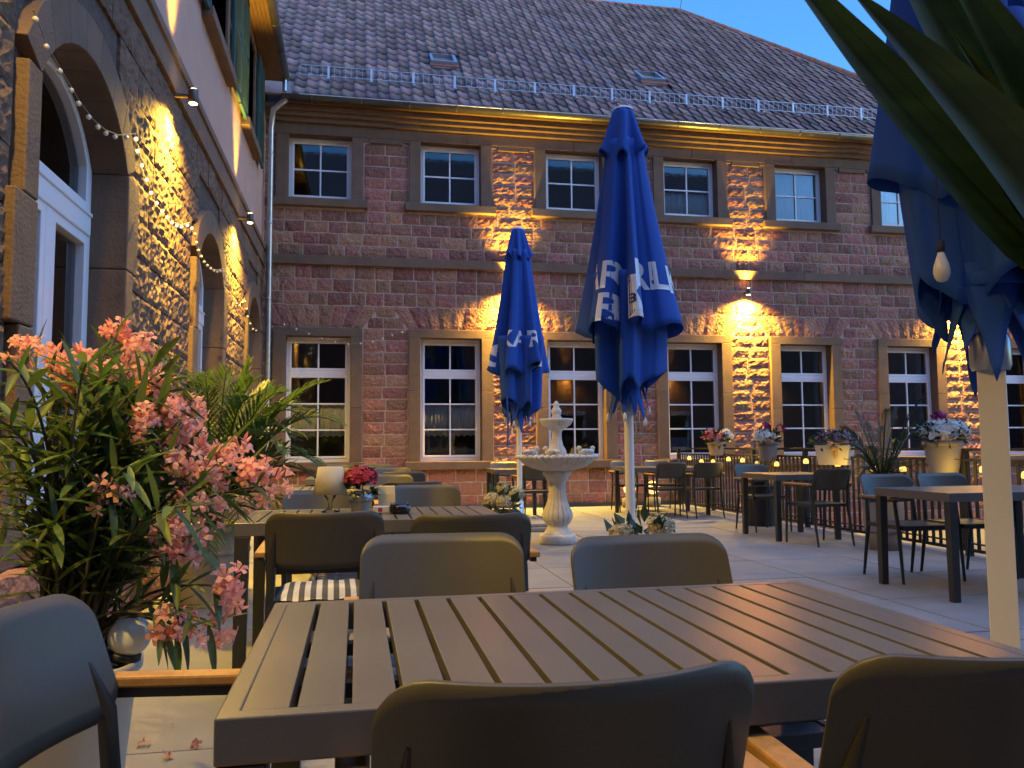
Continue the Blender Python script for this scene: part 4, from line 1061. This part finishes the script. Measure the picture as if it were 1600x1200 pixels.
def palm(name, label, loc, pot, fronds, seed, matn='palm_leaf', base_z=.55, wd=.021):
    rg = random.Random(seed); t = thing(name, label, 'palm', loc); pot(t)
    MB().lathe([(.05, base_z-.06), (.075, base_z), (.06, base_z+.10), (.03, base_z+.16)], 12).build('trunk', 'stem', t)
    for az, tilt, L, droop, ll in fronds:
        q = frond(rg, L, max(22, int(L*34)), ll, droop, wd, rise=tilt); 
        o = q.build('frond', matn, t, (0, 0, base_z+.08)); o.rotation_euler = (0, 0, radians(az))
    return t
def pot_a(t):
    pot_mesh(.20, .285, .56, .05).build('pot', 'pot_beige', t)
    MB().lathe([(.262, .36), (.270, .365), (.270, .385), (.264, .39)], 32).build('pot_band', 'pot_beige', t)
    MB().lathe([(.0001, .51), (.27, .508)], 20).build('soil', 'soil', t)
rg = random.Random(77)
fr_ = [(-8, 2.0, .90, .95, .24), (-25, 1.5, .92, 1.1, .26), (10, 3.2, .55, 1.6, .26), (-50, 3.0, .55, 1.3, .26), (-75, 2.2, .65, 1.5, .26), (30, 1.9, .80, 1.2, .24), (-100, 3.4, .42, 1.2, .26),
       (-5, 1.0, .75, 1.2, .22), (-40, .9, .80, 1.1, .24), (-65, 1.2, .75, 1.3, .24), (60, 2.4, .60, 1.3, .24), (90, 2.0, .70, 1.3, .24), (120, 3.0, .40, 1.0, .24), (-120, 2.8, .45, 1.2, .24), (-95, 1.4, .70, 1.3, .22),
       (45, 1.1, .70, 1.1, .22), (75, 3.6, .35, .8, .24), (-20, 4.2, .30, .6, .24), (-150, 4.0, .28, .8, .22), (15, .6, .60, 1.0, .20), (-82, .7, .65, 1.1, .20), (-12, 2.6, .75, 1.7, .28), (-35, 2.1, .80, 1.4, .28), (-58, 2.5, .62, 1.2, .28), (2, 1.5, .95, 1.25, .26), (20, 2.6, .70, 1.5, .28), (-88, 2.9, .5, 1.0, .28), (-4, 1.75, 1.0, 1.1, .30), (-30, 2.7, .66, 1.4, .30), (-18, 1.2, 1.0, 1.05, .28), (40, 3.1, .5, 1.2, .30), (-70, 3.2, .45, 1.0, .30), (-45, 1.8, .9, 1.3, .30)]
palm('potted_palm', 'feathery palm in a beige pot beside the left wing', (-1.02, 6.15, 0), pot_a, fr_, 12)
def pot_b(t):
    MB().lathe([(.0001, .0), (.15, .0), (.15, .16), (.155, .18), (.185, .19), (.19, .20), (.20, .60), (.195, .61), (.18, .61), (.17, .56), (.0001, .56)], 32).build('pot', 'pot_grey', t)
    MB().lathe([(.0001, .57), (.175, .57)], 16).build('soil', 'soil', t)
    q = MB(); blades(q, random.Random(2), 60, (0, 0, .56), .14, .28, .006, .9); q.build('dry_grass', 'dry_grass', t)
fr_ = [(k*20+rg.uniform(-8, 8), rg.uniform(1.2, 2.9), .32+.20*rg.random(), .6+.7*rg.random(), .17) for k in range(20)]
palm('railing_palm', 'dark green palm in a grey two-part pot by the railing', (5.40, 7.62, 0), pot_b, fr_, 19, 'leaf_dark', .60, .011)
t = thing('solar_light', 'pale blue solar light globe stuck in the grey railing pot', 'solar light', (5.27, 7.42, .57))
MB().ball((0, 0, .10), .06, 14, 10).build('globe', 'globe_white', t); MB().tube([(0, 0, -.05), (0, 0, .05)], .008, 6).build('stake', 'pot_black', t)
flower_pot('grass_planter', 'black square planter with spiky grass behind the small square table', (5.40, 10.25, 0), .20, .22, .55, 'pot_black', [('b', 'leaf_dark', 160, (0, 0, -.05), .12, .52, .007)], 41, cat='planter')

# the big-leaved palm beside the camera: pot, stem and broad blades reaching across the upper right of the view
bp_ = thing('broad_leaf_palm', 'big dark palm leaf reaching in across the upper right corner, close to the camera', 'palm', (1.02, .62, 0))
pot_mesh(.17, .23, .45, .04).build('pot', 'pot_grey', bp_)
MB().lathe([(.0001, .40), (.215, .398)], 16).build('soil', 'soil', bp_)
hub = Vector((.60, .52, 1.17)); B0 = Vector((1.02, .62, 0))
q = MB(); q.tube([(0, 0, .40), (.05, -.02, .8), (-.10, -.05, 1.08), hub-B0], [.02, .014, .010, .008], 8); q.build('leaf_stalk', 'stem', bp_)
def px_point(px, py, d):
    v = _f*F_PX+_r2*(px-800)+_u2*(600-py); return Vector((0, 0, CAM_H))+v/F_PX*d
def blade(p0, p1, wd, fold, sag, rng):
    d = p1-p0; L = d.length; side = d.cross(-_f+Vector((0, 0, .15))).normalized(); nn = side.cross(d).normalized(); q = MB(); vs = []; n = 16
    for j in range(n+1):
        v = j/n; c = p0+d*v+nn*sag*sin(pi*v); w_ = wd*max(.02, (min(1, v*3.2)**.7)*(1-max(0, v-.35)/.65)**.8)
        for u in (-1, -.5, 0, .5, 1): vs.append(c+side*w_*u+nn*fold*(abs(u))*w_-B0)
    q.add(vs, [(5*j+i, 5*j+i+1, 5*j+6+i, 5*j+5+i) for j in range(n) for i in range(4)], True)
    lb_ = q.build('leaf_blade', 'fan_leaf', bp_)
    for u0, rr in ((2, .0016), (1, .0007), (3, .0007)):
        MB().tube([vs[5*j+u0]-nn*.001 for j in range(n)], [rr*(1-.7*j/n) for j in range(n)], 5).build('leaf_vein', 'leaf_rib', lb_)
rg = random.Random(1)
for (x1, y1, d1, wd, fo) in ((1195, -95, .60, .034, .5), (1325, -20, .56, .036, .5), (1440, -120, .62, .034, .6), (1330, -220, .66, .042, .5), (1560, -200, .60, .038, .5), (1700, -150, .58, .024, .4), (1480, 40, .64, .016, .7), (1850, -60, .6, .024, .4)):
    blade(hub, px_point(x1, y1, d1), wd, fo, rg.uniform(-.02, .02), rg)

# ================================================================== OLEANDER
ol = thing('oleander', 'pink-flowering oleander bush in a white pot at the left', 'shrub', (-.80, 2.52, 0))
OB = Vector((-.80, 2.52, 0))
MB().lathe([(.0001, 0), (.135, 0), (.14, .01), (.185, .47), (.198, .475), (.20, .50), (.192, .503), (.18, .49), (.17, .44), (.0001, .44)], 40).build('pot', 'pot_white', ol)
MB().lathe([(.0001, .452), (.172, .45)], 20).build('soil', 'soil', ol)
def leaf_mesh(seed):
    rg = random.Random(seed); q = MB(); n = 6; vs = []; bend = rg.uniform(.05, .30); tw = rg.uniform(-.3, .3)
    for j in range(n+1):
        v = j/n; w_ = .088*(sin(pi*min(1, v*.96+.03))**.75)*(1-.25*v); z = -bend*v*v*.6; a = tw*v
        vs += [(-w_*cos(a), v, z+w_*.5-w_*sin(a)), (0, v, z), (w_*cos(a), v, z+w_*.5+w_*sin(a))]
    q.add(vs, [(3*j+i, 3*j+i+1, 3*j+4+i, 3*j+3+i) for j in range(n) for i in range(2)], True); return q
lq = [leaf_mesh(k) for k in range(6)]; lme = [q.mesh('leaf', 'leaf') for q in lq]
rg = random.Random(9)
FL = [(80, 560, 2.75), (40, 548, 2.9), (100, 590, 2.7), (185, 522, 2.85), (165, 588, 2.7), (205, 578, 2.95), (240, 612, 2.6), (205, 628, 2.85), (262, 642, 2.55), (285, 682, 2.6), (300, 640, 2.8), (272, 722, 2.5),
      (290, 755, 2.65), (330, 745, 2.55), (375, 702, 2.7), (400, 742, 2.62), (428, 758, 2.66), (182, 776, 2.4), (250, 738, 2.8), (258, 832, 2.42), (300, 838, 2.5), (285, 868, 2.45), (356, 918, 2.45), (268, 975, 2.38), (292, 1000, 2.4), (345, 984, 2.5), (330, 795, 2.75), (130, 562, 2.75), (215, 548, 2.8), (122, 602, 2.65), (232, 588, 2.7), (256, 606, 2.75), (312, 706, 2.6), (348, 722, 2.62), (225, 660, 2.5), (300, 790, 2.5)]
def ypoint(px, py, y):
    v = _f*F_PX+_r2*(px-800)+_u2*(600-py); return Vector((0, 0, CAM_H))+v*(y/v.y)
targets = [(ypoint(a, b, y), True) for a, b, y in FL]
for _ in range(32):
    px, py = rg.uniform(-60, 300), rg.uniform(560, 960); targets.append((ypoint(px, py, rg.uniform(2.25, 3.1)), False))
stems = MB(); leaves = []
for tg, flw in targets:
    p0 = OB+Vector((rg.uniform(-.08, .08), rg.uniform(-.08, .08), .44)); h = tg-p0
    c1 = p0+Vector((h.x*.25, h.y*.25, max(.18, h.z*.75)+.12)); pts = []
    for i in range(11):
        t_ = i/10; pts.append(p0*(1-t_)**2+c1*2*t_*(1-t_)+tg*t_*t_)
    stems.tube([p-OB for p in pts], [.0065*(1-.7*i/10)+.001 for i in range(11)], 5)
    nl = 22 if not flw else 17
    for k in range(nl):
        f = (.30+.70*(k//3)/max(1, (nl-1)//3))*10*(.94 if flw else 1); i = min(9, int(f)); p = pts[i].lerp(pts[i+1], min(1, f-i)); tgv = (pts[i+1]-pts[i]).normalized()
        az = 2*pi*(k % 3)/3+(k//3)*1.05+rg.uniform(-.3, .3); a = tgv.cross(Vector((.2, .3, 1))).normalized(); b = tgv.cross(a)
        d = (tgv*rg.uniform(.45, 1.0)+(a*cos(az)+b*sin(az))*rg.uniform(.8, 1.1)+Vector((0, 0, rg.uniform(-.35, .15)))).normalized()
        if p.x+d.x*.15 < LX+.08: continue
        gv = (p+d*.08)-Vector((-.655, 2.44, .57))
        if gv.y < .10 and abs(gv.x) < .12 and abs(gv.z) < .13: continue
        x_ = d.cross(Vector((rg.uniform(-.3, .3), rg.uniform(-.3, .3), 1))).normalized(); z_ = x_.cross(d); s = rg.uniform(.085, .185)
        mt = Matrix(((x_.x*s, d.x*s, z_.x*s, p.x-OB.x), (x_.y*s, d.y*s, z_.y*s, p.y-OB.y), (x_.z*s, d.z*s, z_.z*s, p.z), (0, 0, 0, 1)))
        leaves.append((mt, s/(p.y+.3), rg.randrange(6)))
stems.build('branches', 'stem', ol)
leaves.sort(key=lambda e: -e[1]); bulk = MB()
for i, (mt, _, k) in enumerate(leaves):
    if i < 290: o = link('leaf', lme[k], ol); o.matrix_local = mt
    else: bulk.add([mt @ Vector(p) for p in lq[k].v], lq[k].f, True)
stuff(bulk.build('foliage', 'leaf', ol))
def bloom(p, rng, n):
    q = MB()
    for _ in range(n):
        u = Vector((rng.gauss(0, 1), rng.gauss(0, 1), rng.gauss(.1, .9))).normalized(); c = u*rng.uniform(.012, .062); nrm = (u+Vector((rng.uniform(-.3, .3), rng.uniform(-.5, .0), rng.uniform(-.2, .4)))).normalized()
        a = nrm.cross(Vector((.3, .2, 1))).normalized(); b = nrm.cross(a); s = rng.uniform(.019, .027); ph = rng.uniform(0, 6); base = c-nrm*.012
        for k in range(5):
            th = ph+2*pi*k/5; d = a*cos(th)+b*sin(th); e = -a*sin(th)+b*cos(th)
            q.add([base, c+d*s*.55-e*s*.25+nrm*s*.5, c+d*s*.6+e*s*.38+nrm*s*.55, c+d*s*1.15+e*s*.42+nrm*s*.50, c+d*s*1.2-e*s*.1+nrm*s*.38], [(0, 1, 4, 3, 2)], False)
    for _ in range(4):
        u = Vector((rng.uniform(-1, 1), rng.uniform(-1, 1), 1)).normalized(); q.tube([u*.02, u*.05, u*.062], [.004, .005, .001], 5)
    q.build('flower_cluster', 'oleander_pink', ol, p-OB)
for tg, flw in targets:
    if flw: bloom(tg, rg, rg.randint(7, 14))
# solar globe in the white pot
t = thing('solar_globe', 'white glass solar globe on a black collar leaning out of the white pot', 'solar light', (-.655, 2.50, .47)); t.rotation_euler = (0, radians(14), 0)
q = MB().ball((0, 0, .105), .058, 22, 14); q.build('globe', 'globe_white', t)
MB().lathe([(.0001, .035), (.042, .035), (.046, .045), (.046, .058), (.03, .06)], 18).build('collar', 'pot_black', t); MB().tube([(0, 0, -.06), (0, 0, .04)], .010, 8).build('stake', 'pot_black', t)

# ================================================================== ON THE SECOND TABLE
t = thing('table_lamp', 'small table lamp with cream shade and glass foot', 'lamp', (-.14, 4.50, .75))
MB().lathe([(.0001, 0), (.045, 0), (.046, .006), (.03, .012), (.012, .03), (.010, .05), (.022, .075), (.034, .09), (.034, .098), (.010, .10)], 24).build('foot', 'clear', t)
MB().lathe([(.090, .098), (.064, .245)], 32).build('shade', 'shade_cloth', t, solid=.003); MB().lathe([(.064, .244), (.0001, .244)], 24).build('shade_top', 'shade_cloth', t)
flower_pot('flower_bucket', 'red kalanchoe in a little zinc bucket on the table', (.02, 4.50, .75), .048, .062, .10, 'pot_zinc',
           [('l', 'leaf_dark', 70, (0, 0, .02), .07, .06, .055), ('f', 'flower_red', 260, (0, 0, .075), .088, .07, .016)], 51)
t = tag(MB().prism([(-.05, 0), (.05, 0), (.03, .13), (-.03, .13)], 'x', -.045, .045).build('menu_stand', 'card', None, (.165, 4.62, .7505)), 'cream folded menu card behind the red flowers', 'menu card')
MB().box(-.046, .046, -.0525, -.050, .02, .09).build('menu_print', 'card', t)
t = tag(MB().box(-.045, .045, -.03, .03, 0, .035).build('paper_box', 'pot_white', None, (.13, 4.40, .7505), bevel=.003), 'small white paper box beside the ashtray', 'box')
MB().box(-.018, .004, -.0315, -.030, .008, .028).build('box_print', 'flower_magenta', t)
t = thing('ashtray', 'glossy black round ashtray on the table with the lampshade', 'ashtray', (.225, 4.33, .75))
MB().lathe([(.0001, 0), (.045, 0), (.056, .012), (.058, .032), (.050, .048), (.040, .050), (.036, .04), (.036, .02), (.0001, .016)], 28).build('bowl', 'ceramic_black', t)
MB().lathe([(.044, .050), (.0465, .055), (.050, .051)], 28).build('rim', 'ceramic_black', t)

# ================================================================== HYDRANGEAS, LITTER
def hydr(label, loc, potm, balls, h, seed, r1=.14):
    rg = random.Random(seed); t = thing('hydrangea', label, 'plant', loc); pot_mesh(r1*.75, r1, h).build('pot', potm, t); MB().lathe([(.0001, h-.04), (r1-.02, h-.042)], 16).build('soil', 'soil', t)
    q = MB(); tuft_leaves(q, rg, 46, (0, 0, h+.06), r1*1.25, .13, .13); q.build('foliage', 'leaf_dark', t)
    for x, y, z, r in balls:
        MB().tube([(x*.2, y*.2, h-.04), (x, y, h+z-r*.6)], .005, 5).build('stalk', 'stem', t)
        q = MB(); florets(q, rg, 170, (0, 0, 0), r, r*.9, .020, 4); florets(q, rg, 50, (0, 0, -.02), r*.95, -r*.5, .020, 4); q.build('flower_head', 'hydrangea', t, (x, y, h+z))
hydr('pot of four dried hydrangea heads by the parasol behind the lampshade table', (1.54, 8.55, 0), 'pot_black', [(-.13, -.05, .12, .075), (-.02, -.12, .10, .075), (.0, .02, .23, .075), (.13, -.04, .17, .085)], .42, 61)
hydr('cream hydrangea pot peeping over the far right chair', (1.98, 5.55, 0), 'pot_grey', [(-.15, -.05, .11, .08), (.15, -.04, .15, .095)], .37, 62, .16)
rg = random.Random(15)
for k, (px, py, lab) in enumerate(((224, 1166, 'dry pink petal on the paving, left of two near the table'), (307, 1167, 'dry pink petal on the paving, next to the table edge'), (259, 1187, 'dark curled petal lying lowest on the paving'), (265, 1136, 'tiny curled leaf on the paving below the armrest'))):
    v = _f*F_PX+_r2*(px-800)+_u2*(600-py); p = Vector((0, 0, CAM_H))+v*(-CAM_H/v.z); q = MB(); florets(q, rg, 2 if k < 3 else 1, (0, 0, .006), .010, .004, .022 if k < 3 else .01, 4)
    tag(q.build('fallen_petal', 'petal_dry', None, (p.x, p.y, .004)), lab, 'petal', 'fallen petals')

# ================================================================== STRING OF BULBS ALONG THE WING AND FACADE
sb = thing('bulb_string', 'string of little round bulbs draped over the arches and onto the facade', 'string lights', (0, 0, 0))
bme = MB().ball((0, 0, 0), .015, 10, 7).mesh('bulb', 'bulb_off'); bml = MB().ball((0, 0, 0), .014, 10, 7).mesh('bulb', 'bulb_lit'); bms = MB().ball((0, 0, 0), .019, 8, 6).mesh('bulb', 'bulb_off')
def on_x(px, py, x): v = _f*F_PX+_r2*(px-800)+_u2*(600-py); return Vector((0, 0, CAM_H))+v*(x/v.x)
def garland(pts, nb, me):
    dens = []
    for i in range(len(pts)-1):
        for k in range(6): dens.append(pts[i].lerp(pts[i+1], k/6))
    dens.append(pts[-1]); MB().tube(dens, .003, 4).build('cable', 'cable', sb)
    tot = len(dens)-1
    for k in range(nb):
        f = tot*(k+.2)/nb; i = int(f); p = dens[i].lerp(dens[min(tot, i+1)], f-i); link('bulb', me, sb, p-Vector((0, 0, .020)))
GX = LX+.09
garland([on_x(a, b, GX) for a, b in ((52, 15), (76, 76), (107, 128), (124, 158), (147, 188), (165, 203), (185, 211), (212, 209))], 10, bme)
garland([on_x(a, b, GX) for a, b in ((212, 209), (216, 236), (227, 270), (237, 300), (250, 322), (262, 336), (272, 348), (283, 351), (296, 348), (304, 360))], 13, bml)
garland([on_x(a, b, GX) for a, b in ((304, 360), (309, 386), (318, 405), (328, 416), (338, 422), (348, 420), (353, 440), (363, 466), (373, 477), (382, 466), (386, 490), (394, 512), (404, 516))], 24, bme)
garland([ypoint(a, b, FY-.12) for a, b in ((440, 504), (475, 517), (512, 531), (550, 537), (585, 532), (612, 522), (641, 514))], 11, bms)
